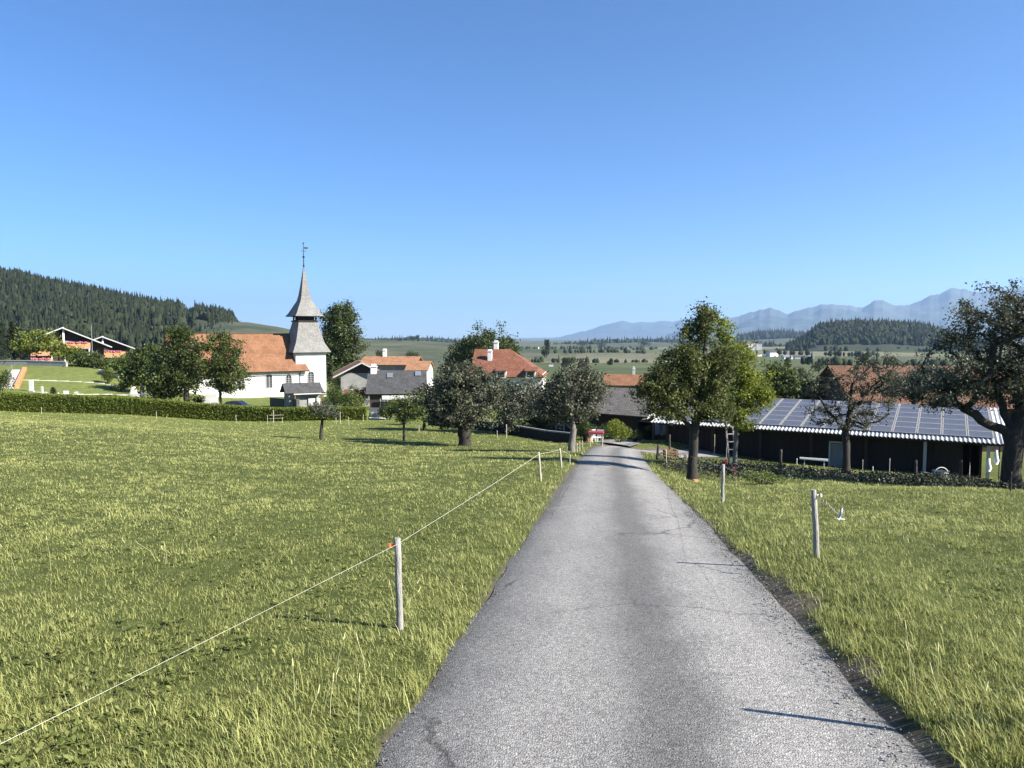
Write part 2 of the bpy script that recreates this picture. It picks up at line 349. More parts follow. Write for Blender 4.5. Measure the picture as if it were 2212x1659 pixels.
# road strip
def strip(name, path, half, mat_, lift, edge=.09, cross=25, seed=1):
    d = np.gradient(path, axis=0); d /= np.linalg.norm(d, axis=1)[:,None]; nrm = np.c_[d[:,1], -d[:,0]]
    n_ = len(path); s = np.linspace(-1, 1, cross)
    L_ = np.r_[0, np.cumsum(np.linalg.norm(np.diff(path, axis=0), axis=1))]
    hw = half + (fbm(L_ * 1.7, L_ * 0 + seed, seed) - .47) * edge * 2; hw2 = half + (fbm(L_ * 1.9, L_ * 0 + seed + 9, seed + 5) - .47) * edge * 2
    off = np.where(s[None] < 0, s[None] * hw[:,None], s[None] * hw2[:,None])
    X = path[:,0,None] + nrm[:,0,None] * off; Y = path[:,1,None] + nrm[:,1,None] * off
    Z0 = height(path[:,0], path[:,1]); Z = .4 * Z0[:,None] + .6 * height(X, Y) + lift + .025 * (1 - s[None]**2) - .022 * (np.abs(s[None]) > .99)
    i_ = np.arange(n_ * cross).reshape(n_, cross)
    f = np.stack([i_[:-1,:-1], i_[:-1,1:], i_[1:,1:], i_[1:,:-1]], -1).reshape(-1, 4)
    return mesh_np(name, np.stack([X,Y,Z],-1).reshape(-1,3), f, mat_, attrs={'across': ('POINT', (off + 0*X).ravel())}, smooth=True)
m = bpy.data.materials.new('worn_asphalt'); m.use_nodes = True; n = m.node_tree; b = n.nodes['Principled BSDF']
b.inputs['Roughness'].default_value = .9; b.inputs['Specular IOR Level'].default_value = .25
tc = n.nodes.new('ShaderNodeTexCoord')
at = n.nodes.new('ShaderNodeAttribute'); at.attribute_name = 'across'
wob = noise(.9, 4, .6)
ma = n.nodes.new('ShaderNodeMath'); ma.operation = 'MULTIPLY_ADD'; ma.inputs[1].default_value = .55; n.links.new(wob.outputs['Fac'], ma.inputs[0]); n.links.new(at.outputs['Fac'], ma.inputs[2])
mr = n.nodes.new('ShaderNodeMapRange'); mr.inputs['From Min'].default_value = -1.4 + .27; mr.inputs['From Max'].default_value = 1.4 + .27; n.links.new(ma.outputs[0], mr.inputs[0])
wear = ramp(mr.outputs[0], [(0,(.15,.148,.146)),(.10,(.20,.198,.195)),(.27,(.30,.292,.282)),(.40,(.26,.254,.246)),(.50,(.165,.162,.158)),(.59,(.17,.166,.162)),(.69,(.30,.293,.284)),(.80,(.335,.326,.314)),(.92,(.26,.256,.25)),(1,(.16,.158,.155))])
vo = n.nodes.new('ShaderNodeTexVoronoi'); vo.inputs['Scale'].default_value = 95; n.links.new(tc.outputs['Object'], vo.inputs['Vector'])
sp = n.nodes.new('ShaderNodeSeparateColor'); n.links.new(vo.outputs['Color'], sp.inputs[0])
agg = ramp(sp.outputs[0], [(0,(.52,.52,.52)),(.5,(.95,.95,.95)),(.85,(1.12,1.12,1.12)),(1,(1.55,1.55,1.52))])
gr = ramp(noise(28, 10, .8).outputs['Fac'], [(.35,(.72,.72,.73)),(.52,(1,1,1)),(.66,(1.2,1.2,1.19))])
bl = ramp(noise(1.1, 10, .72, st=(2.2,.55,1)).outputs['Fac'], [(.28,(.70,.70,.71)),(.45,(.95,.95,.95)),(.68,(1.10,1.10,1.09))])
x1 = n.nodes.new('ShaderNodeMix'); x1.data_type='RGBA'; x1.blend_type='MULTIPLY'; x1.inputs[0].default_value=1; n.links.new(wear.outputs[0], x1.inputs[6]); n.links.new(agg.outputs[0], x1.inputs[7])
x2 = n.nodes.new('ShaderNodeMix'); x2.data_type='RGBA'; x2.blend_type='MULTIPLY'; x2.inputs[0].default_value=1; n.links.new(x1.outputs[2], x2.inputs[6]); n.links.new(gr.outputs[0], x2.inputs[7])
x3 = n.nodes.new('ShaderNodeMix'); x3.data_type='RGBA'; x3.blend_type='MULTIPLY'; x3.inputs[0].default_value=1; n.links.new(x2.outputs[2], x3.inputs[6]); n.links.new(bl.outputs[0], x3.inputs[7])
cr_ = n.nodes.new('ShaderNodeTexVoronoi'); cr_.feature = 'DISTANCE_TO_EDGE'; cr_.inputs['Scale'].default_value = .55
wn = noise(2.3, 6, .7); va = n.nodes.new('ShaderNodeVectorMath'); va.operation = 'MULTIPLY_ADD'; va.inputs[1].default_value = (.5,.5,0); n.links.new(wn.outputs['Color'], va.inputs[0]); n.links.new(tc.outputs['Object'], va.inputs[2]); n.links.new(va.outputs[0], cr_.inputs['Vector'])
crk = ramp(cr_.outputs['Distance'], [(0,(.45,.44,.43)),(.006,(.62,.61,.60)),(.012,(1,1,1))])
msk = ramp(noise(.5, 3, .5).outputs['Fac'], [(.50,(0,0,0)),(.58,(1,1,1))])
x4 = n.nodes.new('ShaderNodeMix'); x4.data_type='RGBA'; x4.blend_type='MULTIPLY'; n.links.new(msk.outputs[0], x4.inputs[0]); n.links.new(x3.outputs[2], x4.inputs[6]); n.links.new(crk.outputs[0], x4.inputs[7])
x5 = n.nodes.new('ShaderNodeMix'); x5.data_type='RGBA'; x5.blend_type='MULTIPLY'; x5.inputs[0].default_value=1; n.links.new(x4.outputs[2], x5.inputs[6]); x5.inputs[7].default_value = (1,.975,.93,1)
n.links.new(x5.outputs[2], b.inputs['Base Color'])
bm = n.nodes.new('ShaderNodeBump'); bm.inputs['Strength'].default_value = .7; bm.inputs['Distance'].default_value = .008
n.links.new(vo.outputs['Distance'], bm.inputs['Height']); bm.invert = True
n.links.new(bm.outputs[0], b.inputs['Normal'])
M['asphalt'] = m
M['gravel'] = mat('road_gravel', (.20,.195,.185), .9, (.10,.098,.09), 40)
road = strip('road', rp_, RW, M['asphalt'], .0, seed=3); tag(road, kind='structure')
yard = strip('farmyard_path', np.array([P(u_, v_, Y_)[:2] for u_, v_, Y_ in ((1300,968,47),(1330,960,54),(1375,955,60),(1430,951,66),(1480,947,74))]), 1.8, M['asphalt'], .07, seed=8)
tag(yard, kind='structure')

# loose gravel and clods along the crumbling right edge of the asphalt
def scatter_stones(name, N, seed):
    r = np.random.default_rng(seed); k = r.integers(0, len(rp_) - 1, N * 3); k = k[rp_[k,1] < 22][:N]; N = len(k)
    p = rp_[k] + (rp_[k+1] - rp_[k]) * r.random(N)[:,None]; d = rp_[k+1] - rp_[k]; d /= np.linalg.norm(d, axis=1)[:,None]
    side = np.where(r.random(N) < .6, 1, -1); off = side * (RW - .25 + np.abs(r.normal(0, .17, N)))
    x = p[:,0] + d[:,1] * off; y = p[:,1] - d[:,0] * off; z = height(x, y) - .0
    s = r.uniform(.004, .010, N) * (1 + .03 * y)
    ic = np.array([(0,0,1),(.9,0,.3),(.28,.85,.3),(-.72,.53,.3),(-.72,-.53,.3),(.28,-.85,.3),(0,0,-.6)])
    fc = np.array([(0,1,2),(0,2,3),(0,3,4),(0,4,5),(0,5,1),(6,2,1),(6,3,2),(6,4,3),(6,5,4),(6,1,5)])
    V = ic[None] * s[:,None,None] * r.uniform(.6, 1.3, (N, 7, 3)) + np.stack([x, y, z + .012], -1)[:,None]
    Fc = fc[None] + 7 * np.arange(N)[:,None,None]
    return mesh_np(name, V.reshape(-1,3), Fc.reshape(-1,3), M['gravel'])
tag(scatter_stones('loose_gravel', 5200, 5), label='loose grey gravel crumbling along both edges of the asphalt', cat='gravel', kind='stuff')

# ------------------------------------------------------------------ hills and mountains
def crest(sk, u): a = np.array(sk, float); return np.interp(u, a[:,0], a[:,1])
def hill(name, sk, Yf, Yc, Yb, mat_, zb, amp=0, sc=100, ncol=160, nrow=40, pw=1.0, seed=0):
    u = np.linspace(sk[0][0], sk[-1][0], ncol); v = crest(sk, u)
    t = np.linspace(0, 1, nrow); Y = np.where(t < .6, Yf + (Yc - Yf) * t / .6, Yc + (Yb - Yc) * (t - .6) / .4)
    prof = np.where(t < .6, np.sin(t / .6 * math.pi / 2) ** pw, np.cos((t - .6) / .4 * math.pi / 2))
    if amp > 100: v = v + (fbm(u / 22, u * 0, seed, 5) - .47) * 9
    zc = CAMH + (HV - v) / F * Yc
    X = (u[None] - CU) / F * Y[:,None]
    Z = zb + (zc[None] - zb) * prof[:,None]
    YY = np.repeat(Y[:,None], ncol, 1)
    if amp:
        rid = 1 - np.abs(2 * fbm(X / sc, YY / sc, seed, 5) - 1)
        Z = Z + (rid - .9) * amp * np.sin(np.clip(prof, 0, 1) * math.pi)[:,None] + (fbm(X / sc * 3, YY / sc * 3, seed + 7) - .5) * amp * .18 * prof[:,None]
    i_ = np.arange(nrow * ncol).reshape(nrow, ncol)
    f = np.stack([i_[:-1,:-1], i_[:-1,1:], i_[1:,1:], i_[1:,:-1]], -1).reshape(-1, 4)
    o = mesh_np(name, np.stack([X, YY, Z], -1).reshape(-1,3), f, mat_, smooth=True); tag(o, kind='structure')
    return (X, YY, Z, u)
M['hillgreen'] = mat('hill_pasture', (.095,.10,.052), .95, (.036,.045,.022), .014, .12)
M['forestfloor'] = mat('forest_floor', (.04,.05,.02), .95, (.02,.028,.012), .02, .2)
M['mountain'] = mat('mountain_rock_and_wood', (.085,.095,.095), .95, (.022,.036,.034), .0011, .18)
LH = [(-420,560),(-200,572),(0,588),(60,597),(100,607),(200,625),(280,641),(350,651),(396,656),(403,672),(416,672),(425,661),(470,665),(505,676),(513,694),(530,712),(560,735),(600,760)]
h1 = hill('wooded_hill', [(a, c + 16) for a, c in LH], 480, 1150, 1900, M['forestfloor'], -26, 8, 160, 240, 50, 1.1, 3)
h2 = hill('pasture_hill', [(330,760),(380,722),(430,702),(480,695),(540,697),(600,706),(650,716),(720,727),(800,735),(900,738),(1000,743),(1060,752)], 420, 820, 1500, M['hillgreen'], -24, 2, 120, 200, 40, 1, 4)
h3 = hill('rolling_ridge', [(700,742),(780,738),(850,737),(890,734),(940,737),(1000,741),(1100,748),(1180,750),(1300,741),(1400,738),(1520,741),(1580,737),(1700,731),(1800,735),(2000,742),(2300,742),(2600,745)], 1700, 3200, 5200, M['hillgreen'], -42, 3, 300, 200, 34, 1, 5)
h4 = hill('wood_mound', [(1700,752),(1740,735),(1765,712),(1790,706),(1850,703),(1930,704),(1990,709),(2030,722),(2080,737),(2140,748)], 1250, 1600, 2200, M['forestfloor'], -33, 2, 120, 140, 36, 1, 6)
RM = [(1440,722),(1500,706),(1560,689),(1600,684),(1640,671),(1662,667),(1700,679),(1735,667),(1770,659),(1800,661),(1840,664),(1860,667),(1885,655),(1905,653),(1925,662),(1960,664),(1990,652),(2020,640),(2050,628),(2075,626),(2110,632),(2150,630),(2212,620),(2300,604),(2450,598),(2600,615)]
h5 = hill('mountains', RM, 9000, 13500, 19000, M['mountain'], -90, 620, 1900, 420, 110, 1.2, 8)
FM = [(1120,738),(1190,733),(1240,722),(1290,706),(1320,697),(1345,694),(1400,697),(1440,693),(1480,691),(1520,689),(1560,697),(1620,705),(1700,720)]
h6 = hill('far_mountains', FM, 17000, 21000, 26000, M['mountain'], -100, 380, 3000, 160, 50, 1.2, 12)

# ------------------------------------------------------------------ woods (far off, one mass)
def cone_proto(n=8, layers=4):
    v = []; f = []
    for l in range(layers):
        z0 = .12 + .72 * l / layers; z1 = min(1, z0 + .42); r = .21 * (1 - z0) + .015; b0 = len(v)
        for k in range(n):
            a = 2*math.pi*(k + .5*(l % 2))/n; rr = r * (1.0 if k % 2 else .62); rr *= .82; v.append((math.cos(a)*rr, math.sin(a)*rr, z0 + (0 if k % 2 else .03)))
        v.append((0, 0, z1)); f += [(b0+k, b0+(k+1)%n, b0+n) for k in range(n)]
    return np.array(v), np.array(f)
def ico_proto():
    me = bpy.data.meshes.new('t'); import bmesh
    bm_ = bmesh.new(); bmesh.ops.create_icosphere(bm_, subdivisions=2, radius=1); bm_.verts.ensure_lookup_table()
    v = np.array([p.co[:] for p in bm_.verts]); f = np.array([[q.index for q in a.verts] for a in bm_.faces]); bm_.free()
    v[:,2] = v[:,2] * .5 + .5; v[:,:2] *= .38; return v, f
CP, IP = cone_proto(), ico_proto()
def crowd(name, pts, h, mat_, conif, seed=0, jit=.16):
    h = np.where(conif, h * 1.4, h * .85)
    r = np.random.default_rng(seed); Vs = []; Fs = []; T = []; n0 = 0
    for proto, sel in ((CP, conif), (IP, ~conif)):
        v, f = proto; q = pts[sel]; hh = h[sel]; N = len(q)
        if not N: continue
        j = 1 + r.normal(0, jit if proto is IP else .09, (N, len(v), 3)); a = r.random(N) * 6.28
        V = v[None] * j; c, s = np.cos(a)[:,None], np.sin(a)[:,None]
        V = np.stack([V[...,0]*c - V[...,1]*s, V[...,0]*s + V[...,1]*c, V[...,2]], -1) * hh[:,None,None] * np.stack([r.uniform(.85,1.25,N)]*2+[np.ones(N)], -1)[:,None]
        V += q[:,None]; F_ = f[None] + n0 + len(v) * np.arange(N)[:,None,None]
        Vs.append(V.reshape(-1,3)); Fs.append(F_.reshape(-1,3)); n0 += N * len(v)
        T.append(np.repeat(np.clip(r.normal(.28 if proto is CP else .6, .16, N), 0, 1), len(f)))
    return mesh_np(name, np.concatenate(Vs), np.concatenate(Fs), mat_, attrs={'tint': ('FACE', np.concatenate(T))})
def on_hill(H, N, t0, t1, seed, umin=None, umax=None, keep=None):
    X, Y, Z, u = H; r = np.random.default_rng(seed); nr_, nc_ = X.shape
    i = r.uniform(t0 * (nr_-1), t1 * (nr_-1), N); j = r.uniform(0, nc_ - 1.01, N)
    if umin is not None: j = r.uniform(np.searchsorted(u, umin), np.searchsorted(u, umax) - 1.01, N)
    i0 = i.astype(int); j0 = j.astype(int); fi = i - i0; fj = j - j0
    def S_(A_): return (A_[i0,j0]*(1-fi)+A_[i0+1,j0]*fi)*(1-fj) + (A_[i0,j0+1]*(1-fi)+A_[i0+1,j0+1]*fi)*fj
    p = np.stack([S_(X), S_(Y), S_(Z)], -1)
    if keep is not None: p = p[keep(p)]
    return p
r = np.random.default_rng(3)
p = on_hill(h1, 17000, .10, .68, 5, keep=lambda p: fbm(p[:,0]/90, p[:,1]/90, 41) > .30)
hh = r.uniform(5.5, 13, len(p)); cf = (r.random(len(p)) < .62 + .9 * (fbm(p[:,0]/70, p[:,1]/70, 44) - .47))
tag(crowd('forest', p - [0,0,1], hh, L['forest'], cf, 6), label='dark mixed forest covering the whole hillside at the left', cat='forest', kind='stuff')
p = on_hill(h4, 3200, .12, .78, 8); hh = r.uniform(7, 15, len(p))
tag(crowd('wood', p - [0,0,1], hh, L['forest'], r.random(len(p)) < .35, 9), label='rounded dark wood on the low hill in front of the blue mountains', cat='wood', kind='stuff')
def belt(uv, Y0, dY, N, h0, h1_, seed, label, conf=.3, name='treeline', sink=0):
    q = np.random.default_rng(seed); a = np.array(uv, float); u = q.uniform(a[0,0], a[-1,0], N); v = np.interp(u, a[:,0], a[:,1]); Y = Y0 + q.uniform(-dY, dY, N)
    z = CAMH + (HV - v) / F * Y; h_ = q.uniform(h0, h1_, N); X = (u - CU) / F * Y
    hg = height(X, Y); z = np.minimum(z, np.maximum(hg, z)) - h_ * .15
    tag(crowd(name, np.stack([X, Y, z], -1), h_, L['forest'], q.random(N) < conf, seed), label=label, cat='trees', kind='stuff')
belt([(700,741),(790,740),(850,739),(890,736),(940,739),(1010,743)], 3150, 120, 420, 12, 24, 1, 'band of small dark trees along the ridge crest right of the church spire')
belt([(1180,752),(1300,743),(1400,740),(1520,743),(1580,740)], 3150, 140, 420, 14, 26, 2, 'band of hazy trees along the skyline between the red roof and the tall pear tree')
belt([(1590,739),(1625,735),(1650,731),(1700,731),(1770,737),(1830,741)], 3600, 260, 900, 22, 40, 3, 'dark blue wood beyond the fields left of the rounded wood', .7)
belt([(1560,742),(1700,752),(1850,757)], 2100, 60, 130, 10, 18, 4, 'broken hedge line of trees across the far fields below the mountains')
for i, (uv, Y0, dY, N, a_, b__) in enumerate((([(700,757),(900,754),(1010,757)],1500,60,60,7,12),([(1190,762),(1320,760),(1400,763)],1100,40,40,5,9),([(1080,757),(1250,755),(1420,757)],1700,120,90,7,13),
    ([(1560,760),(1700,765),(1900,770)],900,60,50,5,9),([(1700,783),(1850,790),(2050,792)],520,40,45,5,8),([(1780,757),(2050,760)],1350,80,70,7,12),([(1150,782),(1400,785)],640,30,30,4,7))):
    belt(uv, Y0, dY, N, a_, b__, 70+i, ('far hedgerow of low trees on the hillside fields behind the orange roofs','thin line of bushes along the far valley road left of the pear tree','broken tree row crossing the far fields under the skyline','bushy line of trees below the far white farms','line of low trees behind the solar barn roof','tree row at the foot of the rounded wood','low bushes in the near valley meadow')[i], .1)

# ------------------------------------------------------------------ grass
def blades(name, N, ymin, ymax, ulo, uhi, hgt, wid, seed, tintf, powr=1.0, mask=None, lean=.9, matl=None):
    """bent two-segment blades, thinning out with distance"""
    q = np.random.default_rng(seed)
    s = q.random(N); lo, hi = math.log(ymin), math.log(ymax); y = np.exp(lo + (hi - lo) * s ** powr)
    u = q.uniform(ulo, uhi, N); x = u * (y + .6)
    nt_ = N // 16; own = q.integers(0, nt_, N); tu = q.random(N) < .62          # most blades grow in tufts
    x = np.where(tu, x[own] + q.normal(0, 1, N) * (.022 + .0022 * y[own]), x); y = np.where(tu, y[own] + q.normal(0, 1, N) * (.022 + .0022 * y[own]), y)
    tk = np.where(tu, q.normal(0, 1, nt_)[own], -.6)
    rd = road_dist(x, y); k = np.abs(rd) + (fbm(x*1.3, y*1.3, 21) - .47) * .25 > RW + .0 + q.exponential(.03, N) + .14 * (rd > 0) * np.clip((fbm(x * 1.3, y * 1.3, 63) - .55) * 12, 0, 1) * (q.random(N) < .8)
    if mask is not None: k &= mask(x, y, rd, q)
    x, y, rd, tk = x[k], y[k], rd[k], tk[k]; N = len(x)
    z = height(x, y) + np.exp(-((np.abs(rd) - RW - .75) / .55) ** 2) * np.where(rd > 0, .05, .03) + 0*x
    cl = fbm(x * 2.2, y * 2.2, 31); big = .6 * fbm(x * .35, y * .35, 57) + .4 * fbm(x * 1.1, y * 1.1, 58)
    H = hgt * q.uniform(.55, 1.35, N) * (.45 + 1.2 * cl) * (1 + .012 * y) * (1 + .30 * np.clip(tk, -1.2, 1.8))
    W = np.maximum(wid, .00062 * y) * q.uniform(.7, 1.4, N)
    ang = q.random(N) * 6.283; wdir = (fbm(x * .8, y * .8, 77) * 9)
    a2 = np.where(q.random(N) < .38, wdir + q.normal(0, .6, N), ang)
    D = np.stack([np.cos(a2), np.sin(a2)], -1); Pn = np.stack([-np.sin(ang), np.cos(ang)], -1)
    ln = q.uniform(.15, lean, N) * (.6 + .9 * big)
    base = np.stack([x, y, z - .01], -1)
    def pt(f, wf, sgn):
        o = base.copy(); o[:,:2] += D * (H * ln * f**1.7)[:,None] + Pn * (W * wf * sgn)[:,None]; o[:,2] += H * (f - .32 * ln * f * f); return o
    V = np.stack([pt(0,.5,-1), pt(0,.5,1), pt(.55,.42,1), pt(.55,.42,-1), pt(1,.06,1), pt(1,.06,-1)], 1).reshape(-1,3)
    i = 6 * np.arange(N)[:,None]
    Fc = np.concatenate([np.stack([i+0,i+1,i+2,i+3],-1), np.stack([i+3,i+2,i+4,i+5],-1)],1).reshape(-1,4)
    t = np.clip(tintf(x, y, q, cl, big, N) + .10 * tk, 0, 1)
    return mesh_np(name, V, Fc, matl or L['grass'], attrs={'tint': ('FACE', np.repeat(t, 2))})
tf = lambda x, y, q, cl, big, N: .15 + .74 * big + .5 * (cl - .47) + q.normal(0, .16, N) + .26 * (q.random(N) < .09)
def left(x, y, rd, q): return rd < 0
def right(x, y, rd, q): return (rd > 0) & (y < 62)
yardmask = lambda x, y, rd, q: (rd > 0) & ~((np.abs(y - (33 - .35 * (x - 10))) < 4) & (x > 6) & (fbm(x / 1.5, y / 1.5, 5) > .42) & (q.random(len(x)) < .9))
tag(blades('meadow_grass', 520000, 2.6, 82, -.80, .30, .041, .0040, 11, tf, .92, left), label='short grazed meadow grass on the field left of the road', cat='grass', kind='stuff')
tag(blades('meadow_grass', 290000, 2.6, 48, .05, .86, .047, .0040, 12, tf, .92, yardmask), label='clumpy meadow grass on the field right of the road', cat='grass', kind='stuff')
# longer unmown fringe by the road
fr = lambda x, y, rd, q: (np.abs(rd) < RW + .9) & (np.abs(rd) > RW - .02) & (np.abs(rd) - RW < q.exponential(.42, len(x)))
tf2 = lambda x, y, q, cl, big, N: .34 + .35 * big + q.normal(0, .17, N) + .35 * (q.random(N) < .12)
tag(blades('verge_grass', 230000, 2.6, 40, -.65, .75, .085, .0042, 14, tf2, .9, fr, .8), label='taller tufted grass fringing both edges of the asphalt', cat='grass', kind='stuff')
# weed rosettes of broad leaves
def rosettes(N, seed):
    q = np.random.default_rng(seed); y = np.exp(q.uniform(math.log(2.8), math.log(22), N)); x = q.uniform(-.75, .8, N) * y; rd = road_dist(x, y)
    k = (np.abs(rd) > RW + .25) & (fbm(x*.9, y*.9, 91) > .43); x, y = x[k], y[k]; z = height(x, y) + .02; N = len(x); n_ = 7
    a = (np.arange(n_)[None] * 6.283 / n_ + q.random(N)[:,None] * 6 + q.normal(0, .25, (N, n_))); Ln = q.uniform(.02, .06, (N, n_)); el = q.uniform(.15, .9, (N, n_))
    d = np.stack([np.cos(a)*np.cos(el), np.sin(a)*np.cos(el), np.sin(el)], -1); s_ = np.stack([-np.sin(a), np.cos(a), 0*a], -1)
    B = np.stack([x, y, z], -1)[:,None]; Ln = Ln[...,None]
    V = np.stack([B + 0*d, B + d*Ln*.55 + s_*Ln*.24, B + d*Ln + [0,0,-.01], B + d*Ln*.55 - s_*Ln*.24], 2).reshape(-1,3)
    return mesh_np('meadow_weeds', V, np.arange(len(V)).reshape(-1,4), L['grass'], attrs={'tint': ('FACE', np.clip(q.normal(.22, .15, len(V)//4), 0, 1))})
tag(rosettes(5000, 3), label='broad leaved weeds and clover scattered through the meadow grass', cat='weeds', kind='stuff')
# dark nettles and brambles on the bank below the crest of the right field
def brambles(N, seed):
    q = np.random.default_rng(seed); x = q.uniform(5.5, 27, N); y = 29.0 + q.normal(0, 1.5, N) - .10 * (x - 15) + 2.4 * (fbm(x * .4, x * 0, 15) - .47)
    rd = road_dist(x, y); k = (rd > RW + .5) & (fbm(x * .9, y * .9, 17) + .18 * q.random(N) > .44); x, y = x[k], y[k]
    z = height(x, y) + q.uniform(.02, .42, len(x)) * (.3 + 1.2 * fbm(x * 1.2, y * 1.2, 18))
    C = np.stack([x, y, z], -1); return leaves('bank_brambles', C, .085, 5, L['apple'], None, .22 + q.normal(0, .2, len(x)))
# pale dry seed stalks at a few spots
mb = MB(); q = random.Random(4)
for (u_, v_, Y_, n_) in ((705,1600,4.0,5),(740,1480,4.6,2),(885,1330,6.3,3),(1000,1300,6.5,2),(350,1230,8,3),(90,1260,7.6,2),(1900,1500,4.4,4),(1960,1560,4.0,4),(2060,1600,3.7,5),(1440,1100,13,2),(700,1040,24,2),(1640,1180,9.5,3),(1590,1120,12,3)):
    c_ = P(u_, v_, Y_)
    for i in range(n_):
        x = c_.x + q.gauss(0, .12); y = Y_ + q.gauss(0, .12)
        if abs(float(road_dist(np.array([x]), np.array([y]))[0])) < RW + .12: continue
        z = g(x, y); h_ = q.uniform(.15, .36); dx, dy = q.gauss(0, .09), q.gauss(0, .07)
        mb.tube([(x,y,z-.02),(x+dx*.4,y+dy*.4,z+h_*.6),(x+dx,y+dy,z+h_)], [.0022,.0018,.0012], 4, False)
        mb.tube([(x+dx,y+dy,z+h_),(x+dx*1.2,y+dy*1.2,z+h_+.05)], [.004,.002], 4)
M['straw'] = mat('dry_stalk', (.52,.50,.26), .8, (.38,.38,.17), 20)
tag(mb.build('seed_stalks', M['straw']), label='thin pale dry grass stalks standing above the meadow near the posts', cat='grass stalks', kind='stuff')

# ------------------------------------------------------------------ trees
def leaves(name, C, size, seed, mat_, parent, tint, asp=.55, droop=.0, wide=1):
    q = np.random.default_rng(seed); N = len(C)
    a = q.normal(0, 1, (N, 3)); a[:,2] -= droop; a /= np.linalg.norm(a, axis=1)[:,None]
    b = q.normal(0, 1, (N, 3)); b -= (b * a).sum(1)[:,None] * a; b /= np.linalg.norm(b, axis=1)[:,None]
    nrm = np.cross(a, b)
    s = (size * q.uniform(.45, 1.5, N))[:,None]
    V = np.stack([C - a*s/2, C + b*s*asp/2 + nrm*s*.08, C + a*s/2, C - b*s*asp/2 + nrm*s*.08], 1).reshape(-1,3)
    return mesh_np(name, V, np.arange(4*N).reshape(-1,4), mat_, parent, attrs={'tint': ('FACE', np.clip(tint, 0, 1))})
def tree(name, label, cat, base, fork, tr, blobs, ntips, nleaf, lsize, lm, seed, bark='bark', sig=.28, lean=(0,0), group=None,
         limbs=(), tipr=.0095, shell=.55, droop=.2, tb=.0, expo=.47, sides=6, squash=.75, outer=0):
    """trunk with limbs that reach every leaf cluster; blobs = ellipsoids (x,y,z,rx,ry,rz) relative to base"""
    q = np.random.default_rng(seed)
    root = empty(name, base, 0, label=label, cat=cat, group=group)
    nodes = [np.array([0,0,-.25])]; par = [-1]
    k = max(3, int(fork / .35))
    for i in range(1, k + 1):
        f = i / k; nodes.append(np.array([lean[0]*f**1.3 + q.normal(0, tr*.10), lean[1]*f**1.3 + q.normal(0, tr*.10), fork*f])); par.append(len(nodes) - 2)
    top = len(nodes) - 1; start = max(1, int(top * .8))
    for lp in limbs:                       # deliberate main limbs
        prev = top
        for p in lp[1:]:
            A0 = nodes[prev]; B0 = np.array(p, float); m_ = max(2, int(np.linalg.norm(B0 - A0) / .35))
            for i in range(1, m_ + 1):
                nodes.append(A0 + (B0 - A0) * i / m_ + q.normal(0, .03, 3)); par.append(prev if i == 1 else len(nodes) - 2)
            prev = len(nodes) - 1
    bl = np.array(blobs, float); wv = bl[:,3]*bl[:,4]*bl[:,5]; wv = wv ** .75; wv = wv / wv.sum(); T = []
    while len(T) < ntips:
        j = q.choice(len(bl), p=wv); d = q.normal(0, 1, 3); d /= np.linalg.norm(d); rr = (shell + (1-shell) * q.random()) if q.random() < .75 else q.random()**.5
        p = bl[j,:3] + d * rr * bl[j,3:] * (1.28 if q.random() < .22 else .97)
        if p[2] > .25 * fork: T.append(p)
    T = np.array(T); c0 = nodes[top]; T = T[np.argsort(np.linalg.norm(T - c0, axis=1))]
    tips = []
    for p in T:
        arr = np.array(nodes[start:]); d = arr - p; cost = np.linalg.norm(d, axis=1) + .35 * np.maximum(0, d[:,2])
        j = start + int(cost.argmin()); A0 = nodes[j]; D = p - A0; L_ = np.linalg.norm(D); m_ = max(1, int(L_ / .4)); bend = q.normal(0, .10 * L_, 3) + np.array([0,0,.10*L_]); prev = j
        for i in range(1, m_ + 1):
            f = i / m_; nodes.append(A0 + D * f + bend * math.sin(f * math.pi)); par.append(prev); prev = len(nodes) - 1
        tips.append(prev)
    nodes = np.array(nodes); cnt = np.zeros(len(nodes)); cnt[tips] = 1
    for i in range(len(nodes) - 1, 0, -1): cnt[par[i]] += cnt[i]
    rad = tipr * np.maximum(cnt, 1) ** expo; sc_ = tr / rad[top]; rad = np.maximum(rad * (sc_ if sc_ > 1 else sc_), tipr*.8) 
    rad[0] = tr * 1.5
    if top > 1: rad[1] = tr * 1.18
    kids = {}
    for i in range(1, len(nodes)): kids.setdefault(par[i], []).append(i)
    # chains of tubes
    mbt = MB(); stack = [(0, None)]
    random.seed(seed)
    starts = [(0, kids[0][0])]; 
    while starts:
        a0, c = starts.pop(); ch = [a0, c]
        while c in kids:
            ks = sorted(kids[c], key=lambda t: -cnt[t]); 
            for o_ in ks[1:]: starts.append((c, o_))
            c = ks[0]; ch.append(c)
        rr = [rad[t] for t in ch]
        if a0 != 0: rr[0] = min(rr[0], rr[1] * 1.25)
        mx = max(rr); mbt.tube([nodes[t] for t in ch], rr, sides if mx > .05 else (5 if mx > .02 else 3), False, jit=.10 if mx > .06 else 0)
    mbt.build('trunk', M[bark], root)
    C = []; tin = []; per = max(1, nleaf // ntips)
    tp = nodes[tips]; tz = q.normal(0, .17, len(tp))
    ctr = (bl[:,:3] * wv[:,None]).sum(0)
    Cc = np.repeat(tp, per, 0); off = q.normal(0, 1, Cc.shape) * sig * .85 * np.repeat(q.uniform(.4, 1.2, len(tp)), per)[:,None]; off[:,2] *= squash
    # some leaves trail back along the twig
    pj = nodes[[par[t] for t in tips]]; f = q.random((len(Cc), 1)) * .9; Cc = Cc + (np.repeat(pj, per, 0) - Cc) * f * .5 + off
    if outer: Cc = Cc[Cc[:,2] > outer]
    tt = .42 + tb + np.repeat(tz, per)[:len(Cc)] + q.normal(0, .15, len(Cc))
